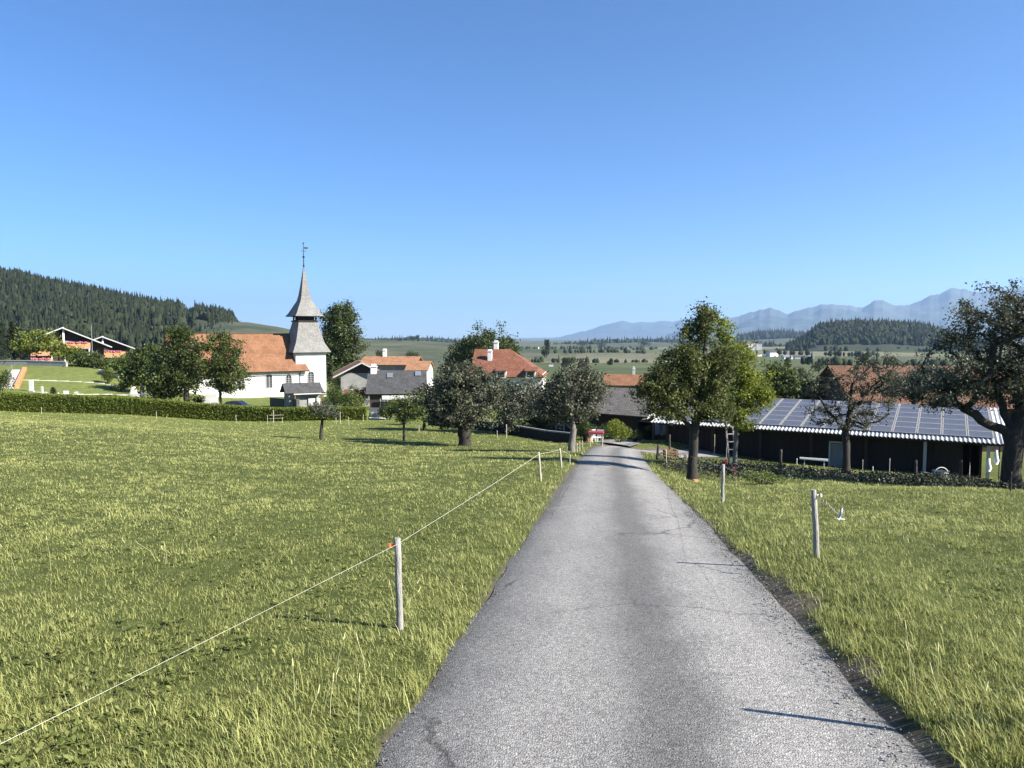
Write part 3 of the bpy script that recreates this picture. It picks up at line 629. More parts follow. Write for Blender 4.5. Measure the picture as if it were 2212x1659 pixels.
    leaves('crown', Cc, lsize, seed + 1, L[lm], root, tt, droop=droop)
    return root
def tb_(u, v, Y): return P(u, v, Y)
def base_at(u, Y):                          # stand on the ground along image column u
    x = (u - CU) / F * Y * 1.0; return Vector((x, Y, g(x, Y)))
def sz(px, Y): return px / F * Y            # metres for a span of photo-grid pixels

tag(brambles(24000, 8), label='low dark nettles and brambles on the bank in front of the barn', cat='brambles', kind='stuff')
# tall pear tree by the barn
b0 = base_at(1500, 25.5)
def blobs(b, Y, lst):                       # (u,v,ru,rv[,dy]) in photo grid -> ellipsoids relative to base
    o = []
    for e in lst:
        u_, v_, ru, rv = e[:4]; dy = e[4] if len(e) > 4 else 0
        p = P(u_, v_, Y + dy) - b; rx = sz(ru, Y) * 1.1; rz = sz(rv, Y) * 1.08; o.append((p.x, p.y, p.z, rx, min(rx, max(rx*.9, .4)), rz))
    return o
tree('pear_tree', 'tall pear tree with a pointed dark crown and thick dark trunk beside the road', 'tree', b0, 1.75, .17,
     blobs(b0, 25.5, [(1527,690,22,34),(1502,730,36,36),(1468,782,38,34),(1428,822,40,34),(1400,858,26,22),(1455,868,46,24),(1512,815,48,44),(1560,785,30,40),(1540,850,34,32,.4),(1438,890,44,13),(1535,885,42,20)]), 460, 38000, .085, 'pear', 21, sig=.20, lean=(.05,.0),
     limbs=[((0,0,2.0),(-.9,.1,2.9),(-1.5,.1,3.6)),((0,0,2.0),(.35,0,3.4),(.4,0,5.3))], tb=.05)
b0 = base_at(1592, 30)
tree('plum_tree', 'bright yellow green fruit tree with a pale stem growing close behind the pear tree', 'tree', b0, 1.9, .085,
     blobs(b0, 30, [(1560,722,18,36),(1590,780,38,36),(1630,830,38,34),(1650,868,24,20),(1590,868,40,34),(1602,912,26,16)]), 240, 21000, .09, 'bright', 22, 'barkpale', sig=.19, lean=(.05,.1))
# bare, hollow looking fruit tree
b0 = base_at(1835, 34)
tree('apple_tree', 'half bare fruit tree with arching dark limbs and sparse leaves in front of the barn', 'tree', b0, 2.0, .16,
     blobs(b0, 34, [(1800,850,55,50),(1880,870,60,45),(1770,810,28,30),(1890,800,60,28),(1840,900,55,32),(1885,825,44,32),(1780,900,40,24)]), 260, 9500, .085, 'apple', 23, sig=.16, lean=(-.1,0),
     limbs=[((0,0,0),(-.9,.1,2.9),(-1.35,.1,3.7),(-1.9,.1,4.5),(-1.6,.1,5.0)),((0,0,0),(.1,0,3.2),(.2,0,4.2),(1.0,0,5.0),(1.9,0,4.9)),((0,0,0),(.8,0,2.9),(1.7,0,3.2))], tipr=.009)
# huge old apple tree at the right edge
b0 = base_at(2196, 26.5)
tree('apple_tree', 'large old spreading apple tree with a massive dark trunk at the right edge', 'tree', b0, 2.1, .31,
     blobs(b0, 26.5, [(2150,700,85,60),(2230,690,120,65),(2080,790,80,55),(2150,800,90,60),(2010,845,62,38),(1975,865,40,24),(2085,850,60,34),(2240,820,100,70),(2330,780,120,90),(2060,740,40,30),(2280,870,90,40),(1965,840,35,30)]), 600, 60000, .085, 'apple', 24, sig=.23, lean=(-.05,0),
     limbs=[((0,0,0),(-.9,-.1,2.45),(-1.9,-.2,3.05),(-2.6,-.2,3.4),(-3.3,-.2,3.9)),((0,0,0),(-.5,.2,3.6),(-.9,.2,5.2)),((0,0,0),(.5,.1,3.5),(1.4,.1,4.6))], tipr=.009, sides=9)
b0 = Vector((26.5, 25.5, g(26.5, 25.5)))
tree('apple_tree', 'spreading apple tree just beyond the right edge, shading the grass', 'tree', b0, 2.1, .36,
     [(-1.8,0,4.0,2.6,2.4,1.5),(1,0,4.6,2.8,2.4,1.8),(-.5,-.8,5.4,2.2,2,1.3)], 220, 14000, .12, 'apple', 64, sig=.3)
# orchard on the left field
b0 = base_at(1003, 46)
tree('apple_tree', 'big dark round apple tree with a thick trunk in the middle of the left field', 'tree', b0, 1.9, .34,
     blobs(b0, 46, [(1000,860,72,52),(1050,845,42,45),(960,870,40,45),(1010,815,48,35),(990,905,68,18)]), 360, 19000, .14, 'apple', 25, sig=.30)
b0 = base_at(1236, 37)
tree('apple_tree', 'apple tree with a forked pale trunk standing at the left verge of the road', 'tree', b0, 1.15, .17,
     blobs(b0, 37, [(1235,850,60,50),(1200,870,45,45),(1275,845,35,45),(1240,810,38,32),(1180,890,22,30)]), 320, 12500, .12, 'apple', 26, 'barkpale', sig=.25, lean=(.05,0),
     limbs=[((0,0,0),(-.6,0,1.6),(-1.1,0,2.2)),((0,0,0),(.1,0,2.2))])
b0 = base_at(871, 50)
tree('apple_tree', 'slim young apple tree with a small leaning crown left of the big dark apple tree', 'tree', b0, 1.2, .075,
     blobs(b0, 50, [(870,885,32,22),(880,865,28,16),(900,895,28,16)]), 90, 4200, .13, 'mid', 27, sig=.22)
b0 = base_at(690, 50)
tree('apple_tree', 'tiny lone fruit tree with a wispy grey crown near the hedge', 'tree', b0, 1.35, .10,
     blobs(b0, 50, [(700,882,28,15),(715,890,22,11),(680,878,16,10)]), 80, 1500, .11, 'grape', 28, sig=.18, lean=(.12,0), tipr=.012)
b0 = base_at(1095, 58)
tree('apple_tree', 'shaggy grey green fruit tree filling the gap between the two big orchard trees', 'tree', b0, 1.3, .14,
     blobs(b0, 58, [(1100,880,45,45),(1130,860,38,40),(1080,850,30,30)]), 190, 9500, .16, 'grape', 29, sig=.34)
b0 = base_at(1165, 66)
tree('cherry_tree', 'dark cherry tree behind the orchard in front of the red roofed house', 'tree', b0, 1.5, .16,
     blobs(b0, 66, [(1160,890,42,45),(1120,905,45,35),(1190,860,34,30)]), 170, 8500, .18, 'dark', 30, sig=.36)
b0 = base_at(915, 60)
tree('cherry_tree', 'small dark cherry tree in shade between the young apple tree and the dark roof', 'tree', b0, 1.3, .12,
     blobs(b0, 60, [(925,860,30,30),(940,885,34,25),(955,840,24,25)]), 150, 7500, .17, 'apple', 33, sig=.32)
# churchyard trees
b0 = base_at(400, 88)
tree('lime_tree', 'broad dark lime tree, largest of the trees beside the church nave', 'tree', b0, 2.0, .32,
     blobs(b0, 88, [(398,755,36,42),(375,800,44,42),(412,812,34,38),(385,722,18,14),(352,835,34,24)]), 320, 23000, .27, 'dark', 34, sig=.55, tb=.06)
b0 = base_at(474, 90)
tree('lime_tree', 'upright oval lime tree on a bare stem overlapping the church roof', 'tree', b0, 2.6, .17,
     blobs(b0, 90, [(484,775,34,46),(496,812,35,36),(474,735,20,24),(468,808,26,34)]), 260, 17000, .24, 'dark', 35, sig=.45, tb=.12)
b0 = base_at(305, 98)
tree('lime_tree', 'lighter green rounded tree at the left end of the churchyard trees', 'tree', b0, 2.0, .22,
     blobs(b0, 98, [(305,790,28,34),(328,775,20,28),(288,812,20,20)]), 170, 9500, .30, 'mid', 36, sig=.55, tb=-.08)
b0 = base_at(738, 150)
tree('poplar_tree', 'tall narrow oval tree rising to the right of the church steeple', 'tree', b0, 3.0, .4,
     blobs(b0, 150, [(736,705,38,45),(735,750,44,50),(738,680,26,24),(737,800,36,40)]), 420, 26000, .40, 'dark', 37, sig=.75, tb=.02)
b0 = base_at(1050, 165)
tree('chestnut_tree', 'wide dark domed tree behind the ridge of the red roofed house', 'tree', b0, 3.5, .5,
     blobs(b0, 165, [(1060,750,52,38),(1095,765,30,30),(1020,765,36,34),(990,790,32,38),(970,830,26,40)]), 380, 22000, .46, 'dark', 38, sig=.9, tb=.02)
b0 = base_at(1688, 92)
tree('beech_tree', 'soft green oval tree in the valley between the plum tree and the bare fruit tree', 'tree', b0, 2.5, .25,
     blobs(b0, 92, [(1680,830,26,42),(1702,830,18,34),(1668,850,20,24)]), 200, 9000, .30, 'mid', 39, sig=.5)
b0 = base_at(1640, 100)
tree('beech_tree', 'dark bushy tree half hidden behind the plum tree', 'tree', b0, 2.0, .2,
     blobs(b0, 100, [(1655,850,24,30),(1625,850,30,30)]), 120, 5000, .32, 'dark', 40, sig=.5)
b0 = base_at(1985, 63)
tree('walnut_tree', 'grey green tree screening the middle of the big tiled farmhouse roof', 'tree', b0, 2.2, .2,
     blobs(b0, 63, [(1955,828,34,24),(2005,818,40,28),(2060,832,38,24),(1925,845,22,16)]), 230, 7000, .2, 'grape', 81, sig=.42)
b0 = base_at(1770, 84)
tree('beech_tree', 'dark low tree behind the solar roof beside the tiled farmhouse', 'tree', b0, 1.6, .18,
     blobs(b0, 84, [(1760,840,34,24),(1740,862,30,16)]), 120, 5000, .3, 'dark', 41, sig=.45)
# by the left chalets
b0 = base_at(60, 124)
tree('maple_tree', 'airy yellow green tree with a pale stem in front of the left chalet', 'tree', b0, 3.2, .22,
     blobs(b0, 124, [(75,735,32,20),(110,745,28,18),(60,750,26,18),(130,758,20,16)]), 150, 5200, .36, 'bright', 42, 'barkpale', sig=.55, tb=-.12)
b0 = base_at(205, 120)
tree('maple_tree', 'low dark bushy tree in front of the gap between the two chalets', 'tree', b0, 1.0, .16,
     blobs(b0, 120, [(205,785,32,18),(185,778,22,16),(235,790,20,12)]), 140, 5200, .32, 'mid', 43, sig=.5, tb=-.1)
b0 = base_at(262, 112)
tree('maple_tree', 'pale green shrubby tree beside the light stone wall above the cemetery', 'tree', b0, 1.0, .12,
     blobs(b0, 112, [(262,790,20,20),(275,800,18,16)]), 90, 3600, .3, 'shrub', 44, sig=.42, tb=-.15)
b0 = base_at(168, 122)
tree('maple_tree', 'leafy green garden tree hiding the middle of the left chalet', 'tree', b0, 1.2, .14,
     blobs(b0, 122, [(158,765,18,14),(170,772,16,12)]), 70, 2600, .3, 'bright', 45, sig=.4, tb=-.25)

def conifer(label, base, H, Rr, seed, nb=26, dens=150, name='spruce_tree', lm='conifer', z0=.06):
    q = np.random.default_rng(seed); root = empty(name, base, 0, label=label, cat='tree')
    mb = MB(); mb.tube([(0,0,-.3),(0,0,H*.5),(0,0,H*.97)], [H*.02, H*.012, .02], 7)
    Cs = []
    for i in range(nb):
        f = z0 + (1 - z0) * (i / nb) ** .9; r0 = Rr * (1 - f) ** .8 + .1
        for a in q.random(7) * 6.283:
            r1 = r0 * q.uniform(.75, 1.15); z = f * H; e = (math.cos(a)*r1, math.sin(a)*r1, z - r1*.25)
            mb.tube([(0,0,z), (e[0]*.6, e[1]*.6, z + .02), e], [.035, .02, .008], 3, False)
            t = q.random(dens // 7 + 6)[:,None] ** .7; Cs.append(np.array([0,0,z]) + (np.array(e) - [0,0,z]) * t + q.normal(0, .05 + .07*r1, (len(t), 3)) - [0,0,.06])
    mb.build('trunk', M['bark'], root); C = np.concatenate(Cs)
    leaves('crown', C, .028 * H ** .5 * 3, seed, L[lm], root, .35 + q.normal(0, .2, len(C)), asp=.45, droop=.5); return root
conifer('tall dark spruce standing at the left edge of the view', base_at(-8, 122), 9.6, 3.6, 51, 28, 190)
conifer('second dark spruce overlapping the left edge just behind the stone wall', base_at(30, 127), 7.4, 2.4, 52, 24, 150)

def bush(label, u, Y, w_, h_, seed, lm='mid', n=2600, ls=.12, name='bush', cat='bush', tb=0, d=None):
    b0 = base_at(u, Y); q = np.random.default_rng(seed); root = empty(name, b0, 0, label=label, cat=cat)
    K_ = 9; C = []; mb = MB(); tt = []
    for i in range(K_):
        cx, cy, cz_ = q.uniform(-.32, .32) * w_, q.uniform(-.3, .3) * (d or w_ * .7), q.uniform(.35, .68) * h_; rx = w_ * q.uniform(.16, .26); rz = h_ * q.uniform(.22, .36)
        p = q.normal(0, 1, (n // K_, 3)); p /= np.linalg.norm(p, axis=1)[:,None]; p *= q.uniform(.55, 1.12, (len(p), 1)); C.append(np.array([cx, cy, cz_]) + p * [rx, rx, rz]); tt.append(np.full(len(p), q.normal(0, .15)))
        mb.tube([(cx*.15, cy*.15, -.1), (cx*.6, cy*.6, cz_*.5), (cx, cy, cz_)], [.035, .025, .01], 4, False)
    C = np.concatenate(C); C[:,2] = np.maximum(C[:,2], .02)
    mb.build('stem', M['bark'], root); leaves('foliage', C, ls, seed, L[lm], root, .45 + tb + np.concatenate(tt) + q.normal(0, .14, len(C))); return root
bush('round yellow green bush on the farmyard corner beside the dark chalet', 1337, 52, 2.1, 2.0, 61, 'bright', 4200, .10, tb=-.1)
bush('small leafy bush left of the farmyard corner bush', 1262, 50, 1.1, 1.9, 62, 'mid', 1900, .1)
bush('low green garden shrub under the white balcony of the dark chalet', 1405, 60, 1.9, 1.1, 63, 'mid', 1900, .1)
bush('dark clipped shrub at the bend of the road', 1372, 54.5, 1.2, 1.25, 64, 'dark', 1900, .08)
bush('tall light green shrub right of the grey hut', 757, 82, 2.9, 3.0, 65, 'shrub', 4200, .14, tb=-.12)
bush('spreading green shrub beside the church tower wall', 720, 92, 3.2, 3.1, 66, 'mid', 3400, .16)
bush('leafy green shrub under the gable of the dark roofed house', 775, 95, 3.2, 3.2, 67, 'mid', 3400, .16)
bush('small rounded shrub growing against the church tower', 683, 104, 2.2, 2.9, 68, 'shrub', 2200, .15, tb=-.15)
bush('green shrub in front of the white edged skylight roof', 838, 72, 2.2, 1.9, 69, 'mid', 2600, .13)
bush('dark rounded clipped yew under the churchyard trees', 428, 92, 1.5, 1.7, 70, 'dark', 2200, .1)
bush('loose green shrub on the cemetery slope', 232, 104, 2.6, 2.2, 71, 'mid', 2400, .15)
bush('dark green shrub at the foot of the cemetery slope by the white memorial stone', 255, 98, 2.8, 1.5, 72, 'dark', 2200, .13)
bush('dark green shrub at the far left edge above the hedge', -2, 88, 2.8, 3.2, 73, 'mid', 3000, .15, tb=-.2)
bush('tall bush between the tower and the orange roofs', 728, 122, 3.4, 6.5, 74, 'mid', 3200, .2)
bush('wild bramble clump on the bank by the third post right of the road', 1655, 24, 1.5, .5, 75, 'shrub', 1500, .06)
bush('dark hedge shrub beside the picket gate', 868, 66, 2.3, 1.2, 76, 'dark', 1900, .1)
bush('leafy shrub behind the garden table', 1300, 57, 2.0, 1.6, 77, 'dark', 2000, .1)
b0 = base_at(112, 90); conifer('small dark pyramid shaped evergreen among the graves', b0, 1.15, .5, 55, 14, 120, 'evergreen_shrub')

def fartree(label, u, v0, v1, wpx, Y, seed, lm='dark'):
    """valley tree whose top and foot rows are given"""
    q = np.random.default_rng(seed); top = P(u, v0, Y); b_ = Vector((top.x, Y, min(P(u, v1, Y).z, top.z - 1))); H = top.z - b_.z; W = sz(wpx, Y)
    root = empty('valley_tree', b_, 0, label=label, cat='tree', group='trees dotted over the valley')
    mb = MB(); gz_ = min(0, g(b_.x, Y) - b_.z) - .5; mb.tube([(0,0,gz_),(0,0,H*.3),(0,0,H*.8)], [W*.05, W*.04, W*.012], 6); mb.build('trunk', M['bark'], root)
    C = []
    for i in range(11):
        c = np.array([q.uniform(-.3,.3)*W, q.uniform(-.3,.3)*W, H*q.uniform(.28,.8)]); p = q.normal(0, 1, (130, 3)); p /= np.linalg.norm(p, axis=1)[:,None]; C.append(c + p*[W*.22, W*.22, H*.2]*q.uniform(.6,1.1,(130,1)))
    C = np.concatenate(C); leaves('crown', C, H*.075, seed, L[lm], root, .4 + q.normal(0,.18,len(C))); return root
for i, (lb, u_, v0, v1, w_, Y_, lm) in enumerate((
    ('dark pointed poplar on the skyline just right of the red roofed house',1181,733,771,13,900,'far'),('round tree at the foot of the skyline poplar',1176,752,775,18,880,'far'),
    ('broad hazy skyline tree left of the tiny far cottage',1262,736,750,34,2100,'far'),('pointed dark skyline tree beside the tiny far cottage',1300,739,753,26,2000,'far'),
    ('tallest hazy skyline tree between the red roof and the pear tree',1392,733,750,28,2300,'far'),('dark bushy tree in the field behind the orange annex roof',890,757,790,40,420,'far'),
    ('bushy valley tree left of the orange annex roof',825,752,785,30,520,'far'),('grey green valley tree over the forked apple tree',1225,770,800,26,480,'far'),('small lone bush like tree above the grassy valley road',1318,772,795,14,560,'far'),
    ('valley tree hidden behind the top right of the orchard',1258,772,802,22,460,'far'),('tree by the wide pale farm on the far slope',1600,735,765,24,900,'far'),('round tree at the left foot of the rounded wood',1612,757,785,20,600,'far'),
    ('dark round tree right of the oval beech in the valley',1730,790,822,34,260,'dark'),('low hazy tree near the long silvery hall',1770,778,805,30,380,'far'),('valley tree above the left edge of the tiled farmhouse roof',1862,762,800,30,300,'far'),
    ('valley tree right above the tiled farmhouse ridge',1925,768,802,34,300,'far'),('tree on the ridge crest left of the ridge farm',863,729,742,12,2100,'far'),('pointed conifer like tree by the farm on the ridge crest',902,723,740,10,2000,'far'),('dark tree crowning the ridge crest behind the orange roofs',893,724,741,22,2020,'far'))): fartree(lb, u_, v0, v1, w_, Y_, 300+i, lm)

# clipped hedge along the top of the left field
def hedge_mesh():
    q = np.random.default_rng(5)
    path = np.array([[P(u_, v_, Y_).x, Y_] for u_, v_, Y_ in ((-120,889,76.5),(0,893,76),(120,896,76),(300,903,75.2),(510,915,74),(640,914,73),(795,911,72.2))])
    t = np.r_[0, np.cumsum(np.linalg.norm(np.diff(path, axis=0), axis=1))]; L_ = t[-1]; N = 52000
    s = q.random(N) * L_; x = np.interp(s, t, path[:,0]); y = np.interp(s, t, path[:,1])
    hh = np.interp(s / L_, [0,.35,.7,.8,1], [1.85,1.75,1.5,1.25,1.15]) + .16 * (fbm(s*.9, s*0, 3) - .47) ; wd = 1.1
    face = q.random(N); off = np.where(face < .5, -wd/2, np.where(face < .62, wd/2, q.uniform(-wd/2, wd/2, N))); z = np.where(face < .62, q.uniform(0, 1, N) * hh, hh)
    off = off + q.normal(0, .06, N); z = z + q.normal(0, .05, N)
    y = y + off; root = empty('hedge', (float(path[3,0]), float(path[3,1]), g(path[3,0], path[3,1])), 0, label='long clipped green hedge between the left field and the churchyard', cat='hedge')
    zz = height(x, y); o = np.array(root.location)
    leaves('foliage', np.stack([x, y, zz + np.maximum(z, .02)], -1) - o, .15, 6, L['hedge'], root, .42 + .3 * (fbm(s*1.5, z*2, 8) - .47) + q.normal(0, .13, N))
    mb = MB()
    for i in range(60):
        a, b_ = i / 60 * L_, (i + 1) / 60 * L_; xa, ya, xb, yb = np.interp(a, t, path[:,0]), np.interp(a, t, path[:,1]), np.interp(b_, t, path[:,0]), np.interp(b_, t, path[:,1])
        za = g((xa+xb)/2, (ya+yb)/2); h_ = np.interp((i+.5)/60, [0,.35,.7,.8,1], [1.85,1.75,1.5,1.25,1.15]) - .22
        mb.box(Vector(((xa+xb)/2, (ya+yb)/2, za + h_/2 - .1)) - root.location, (math.hypot(xb-xa, yb-ya)+.02, wd-.25, h_ + .2), rz=math.atan2(yb-ya, xb-xa))
    mb.build('branches', M['hedgecore'], root)
M['hedgecore'] = mat('hedge_inner_twigs', (.13,.16,.035), .95, (.05,.065,.018), 3)
hedge_mesh()

# ------------------------------------------------------------------ buildings
def uvroof(name, quads, m_, parent, thick=.12):
    """roof slabs: each quad = (eave a, eave b, ridge b, ridge a); UV in metres, x along the eave and y up the slope"""
    V = []; Fc = []; UV = []
    for qd in quads:
        p = [Vector(t) for t in qd]; nrm = (p[1]-p[0]).cross(p[3]-p[0]); 
        if nrm.length < 1e-6: nrm = (p[1]-p[0]).cross(p[2]-p[0])
        nrm.normalize()
        if nrm.z < 0: nrm = -nrm
        ex = (p[1]-p[0]).normalized(); ey = nrm.cross(ex); 
        if ey.z < 0: ey = -ey
        k = len(V); dn = nrm * thick
        V += [t for t in p] + [t - dn for t in p]
        fs = [(0,1,2,3),(7,6,5,4),(0,4,5,1),(1,5,6,2),(2,6,7,3),(3,7,4,0)]
        for f in fs:
            Fc.append(tuple(i + k for i in f))
            for i in f: t = V[i+k] - p[0]; UV.append((t.dot(ex), t.dot(ey)))
    me = bpy.data.meshes.new(name); me.from_pydata([tuple(v) for v in V], [], Fc); me.materials.append(m_)
    l = me.uv_layers.new(name='UVMap'); 
    for i, q in enumerate(UV): l.data[i].uv = q
    me.update(); o = bpy.data.objects.new(name, me); COL.objects.link(o); o.parent = parent; return o
def window(root, c, w_, h_, face, depth=.1, fm='frame', shutters=None, bars=(1,2), arch=False, name='window'):
    """window on a wall: c = centre on the wall surface; face = outward unit vector (x,y)"""
    fx, fy = face; a = math.atan2(fy, fx) + math.pi/2; c = Vector(c); Mz = Matrix.Rotation(a, 3, 'Z')
    out = Vector((fx, fy, 0)); mb = MB(); t = .07 * max(1, w_)
    def loc(x, z, o=0): return c + Mz @ Vector((x, 0, z)) + out * o
    for sx_ in (-1, 1): mb.box(loc(sx_*(w_/2 - t/2), 0, .02), (t, depth, h_), rz=a)
    for sz_ in (-1, 1): mb.box(loc(0, sz_*(h_/2 - t/2), .02), (w_ - 2*t, depth, t), rz=a)
    for i in range(bars[0]): mb.box(loc(-w_/2 + w_*(i+1)/(bars[0]+1), 0, .015), (t*.5, depth*.7, h_ - 2*t), rz=a)
    for i in range(bars[1]): mb.box(loc(0, -h_/2 + h_*(i+1)/(bars[1]+1), .012), (w_ - 2*t, depth*.6, t*.5), rz=a)
    o = mb.build(name, M[fm], root)
    pb = MB(); pb.box(loc(0, 0, .012), (w_ - 2*t, .02, h_ - 2*t), rz=a); pb.build('pane', M['glass'], o)
    if shutters:
        for sx_ in (-1, 1):
            sb = MB(); sb.box(loc(sx_*(w_*.75 + .03), 0, .035), (w_*.48, .04, h_), rz=a); sb.build('shutter', M[shutters], o)
    return o
def house(label, c, rz, Lx, Wy, eh, rise, ov=.5, ove=.7, roof='tile', wall='offwhite', hip=(0,0), wins=(), chim=(), cat='house', name='house', gable=None, base=1.5, dorm=(), name_wall='wall', barge=None):
    """ridge along local x; front = -y side"""
    root = empty(name, c, rz, label=label, cat=cat)
    x, y = Lx/2, Wy/2; mb = MB(); sl = rise / y
    v = [(-x,-y,-base),(x,-y,-base),(x,y,-base),(-x,y,-base),(-x,-y,eh),(x,-y,eh),(x,y,eh),(-x,y,eh)]
    mb.add(v, [(0,1,5,4),(1,2,6,5),(2,3,7,6),(3,0,4,7)]); mb.build(name_wall, M[wall], root)
    for s in (-1, 1):
        if hip[(s+1)//2] < 1:
            hf = hip[(s+1)//2]; zt = eh + rise * (1 - hf); yt = y * hf
            gb = MB(); pts = [(s*x,-y,eh),(s*x,y,eh),(s*x,yt,zt-.02),(s*x,-yt,zt-.02)]; pts2 = [(s*(x-.25),p[1],p[2]) for p in pts]
            gb.add(pts + pts2, [(0,1,2,3),(7,6,5,4),(0,4,5,1),(1,5,6,2),(3,2,6,7),(0,3,7,4)]); gb.build('gable', M[gable or wall], root)
    ez = eh - ov * sl; X0, X1 = -x - ove, x + ove; zr = eh + rise; up = .14
    rl = X0 + (hip[0] * (y + ov) * 1.0 if hip[0] else 0); rr_ = X1 - (hip[1] * (y + ov) if hip[1] else 0)
    q = []
    h0, h1_ = hip
    zc0, yc0 = (zr - (zr-ez)*h0, (y+ov)*h0); zc1, yc1 = (zr - (zr-ez)*h1_, (y+ov)*h1_)
    def slope(s):
        # polygon split: lower band and upper band so part hips work
        if h0 in (0,1) and h1_ in (0,1): return [((X0, s*(y+ov), ez+up), (X1, s*(y+ov), ez+up), (rr_, 0, zr+up), (rl, 0, zr+up))]
        zc = min(zc0 if h0 else zc1, zc1 if h1_ else zc0); yc = (y+ov) * (zr - zc) / (zr - ez)
        return [((X0, s*(y+ov), ez+up), (X1, s*(y+ov), ez+up), (X1, s*yc, zc+up), (X0, s*yc, zc+up)), ((X0, s*yc, zc+up), (X1, s*yc, zc+up), (rr_, 0, zr+up), (rl, 0, zr+up))]
    for s in (-1, 1): q += slope(s)
    if h0: q.append(((X0, yc0, zc0+up), (X0, -yc0, zc0+up), (rl, 0, zr+up), (rl, 0, zr+up-.001)))
    if h1_: q.append(((X1, -yc1, zc1+up), (X1, yc1, zc1+up), (rr_, 0, zr+up), (rr_, 0, zr+up-.001)))
    rf = uvroof('roof', q, M[roof], root)
    if barge:
        for xs in (X0, X1):
            mb = MB(); sgn = 1 if xs > 0 else -1
            for s in (-1, 1): mb.bar((xs + sgn*.03, s*(y+ov+.02), ez+.04), (xs + sgn*.03, 0, zr+.06), .06, .2)
            mb.build('bargeboard', M[barge], rf)
    for (cx, cy, w_, h_) in chim:
        zb = eh + rise * (1 - abs(cy) / y); mb = MB(); mb.box((cx, cy, zb + h_/2 - .4), (w_, w_, h_ + .8)); mb.box((cx, cy, zb + h_ + .05), (w_*1.25, w_*1.25, .1)); mb.box((cx, cy, zb + h_ + .24), (w_*.8, w_*.8, .28))
        mb.build('chimney', M['white'], rf)
    for wd in wins: window(root, *wd[:4], **(wd[4] if len(wd) > 4 else {}))
    for (dx, z0, w_, h_) in dorm:
        yy = -(y * (1 - (z0 - eh) / rise)); mb = MB(); dl = h_ / sl + .3
        mb.box((dx, yy + dl/2, z0 + h_/2), (w_, dl, h_)); d_ = mb.build('dormer', M['offwhite'], rf)
        uvroof('dormer_roof', [((dx-w_/2-.25, yy-.3, z0+h_+.02), (dx+w_/2+.25, yy-.3, z0+h_+.02), (dx+w_/2+.25, yy+dl+.6, z0+h_+.5), (dx-w_/2-.25, yy+dl+.6, z0+h_+.5))], M[roof], d_, .1)
        wb = MB(); wb.box((dx, yy-.01, z0+h_*.5), (w_*.7, .05, h_*.7)); wb.build('pane', M['glass'], d_)
    return root
def W_(x, z, w_, h_, y, **k): return ((x, -y, z), w_, h_, (0,-1), k)
def WX(s, x, yy, z, w_, h_, **k): return ((s*x, yy, z), w_, h_, (s, 0), k)

# --- church
CA = R(36); ce = Vector((math.cos(CA), math.sin(CA), 0)); cn = Vector((math.sin(CA), -math.cos(CA), 0))
CY = 130.0
corner = P(649, 862, CY)                    # foot of the downpipe corner on the south face, tower starts here
gz = corner.z; H_e = P(649, 792.5, CY).z - gz; H_r = P(600, 722.5, CY + 5).z - gz
NL, NW = 20.5, 9.6; x0 = -NL; TW, TD = 5.0, 5.4; TX = 1.9                         # nave runs x0..TX, the tower TX-..TW
church = empty('church', (corner.x, corner.y, gz), CA, label='white village church with an orange nave roof and a grey shingled steeple', cat='church')
mb = MB(); ym = NW / 2
mb.add([(x0,0,-2),(0,0,-2),(0,NW,-2),(x0,NW,-2),(x0,0,H_e),(0,0,H_e),(0,NW,H_e),(x0,NW,H_e),(x0,ym,H_r-.1),(0,ym,H_r-.1)], [(0,1,5,4),(1,2,6,9,5),(2,3,7,6),(3,0,4,8,7)])
mb.build('nave_wall', M['white'], church)
mb = MB(); mb.box((x0/2, -.03, H_e-.35), (NL-.1, .12, .55)); mb.build('cornice', M['greywall'], church)
rise = H_r - H_e; slp = rise / ym; ov = .75
rf = uvroof('nave_roof', [((x0-.4, -ov, H_e-ov*slp+.25), (TX-.4, -ov, H_e-ov*slp+.25), (-.2, ym, H_r+.2), (x0-.4, ym, H_r+.2)), ((x0-.4, NW+ov, H_e-ov*slp+.25), (TX-.4, NW+ov, H_e-ov*slp+.25), (-.2, ym, H_r+.2), (x0-.4, ym, H_r+.2))], M['tile'], church, .18)
mb = MB(); mb.tube([(x0-.4,-ov-.09,H_e-ov*slp+.16),(TX-.4,-ov-.09,H_e-ov*slp+.16)], .09, 8); mb.build('gutter', M['darkmetal'], church)
mb = MB(); mb.tube([(-.02,-.10,-.1),(-.02,-.10,H_e-1.0),(-.02,-ov,H_e-ov*slp+.05)], .07, 8); mb.build('downpipe', M['darkmetal'], church)
def archwin(root, cx, z0, w_, h_, y=0.0):
    n_ = 10; pts = [(cx-w_/2, z0), (cx+w_/2, z0)] + [(cx + w_/2*math.cos(a), z0 + h_ - w_/2 + w_/2*math.sin(a)) for a in np.linspace(0, math.pi, n_)]
    mb = MB(); 
    for i in range(len(pts)):
        a, b_ = pts[i], pts[(i+1) % len(pts)]
        if math.hypot(a[0]-b_[0], a[1]-b_[1]) > .001: mb.bar((a[0], y-.03, a[1]), (b_[0], y-.03, b_[1]), .12)
    mb.bar((cx, y-.025, z0), (cx, y-.025, z0+h_), .06)
    for k_ in range(1, 6): mb.bar((cx-w_/2, y-.022, z0+h_*k_/7), (cx+w_/2, y-.022, z0+h_*k_/7), .045)
    o = mb.build('window', M['granite'], root); pb = MB(); pb.prism([(p[0], p[1]) for p in pts], y-.02, y+.05); pb.build('pane', M['glass'], o)
def along(u, s_off=0):                      # local x on the south face for an image column
    best = min(np.linspace(-30, 8, 800), key=lambda s: abs(CU + F * (corner + ce * s).x / (corner + ce * s).y - u)); return float(best)
TXr = along(705); TXl = along(640); TD = TXr - TXl
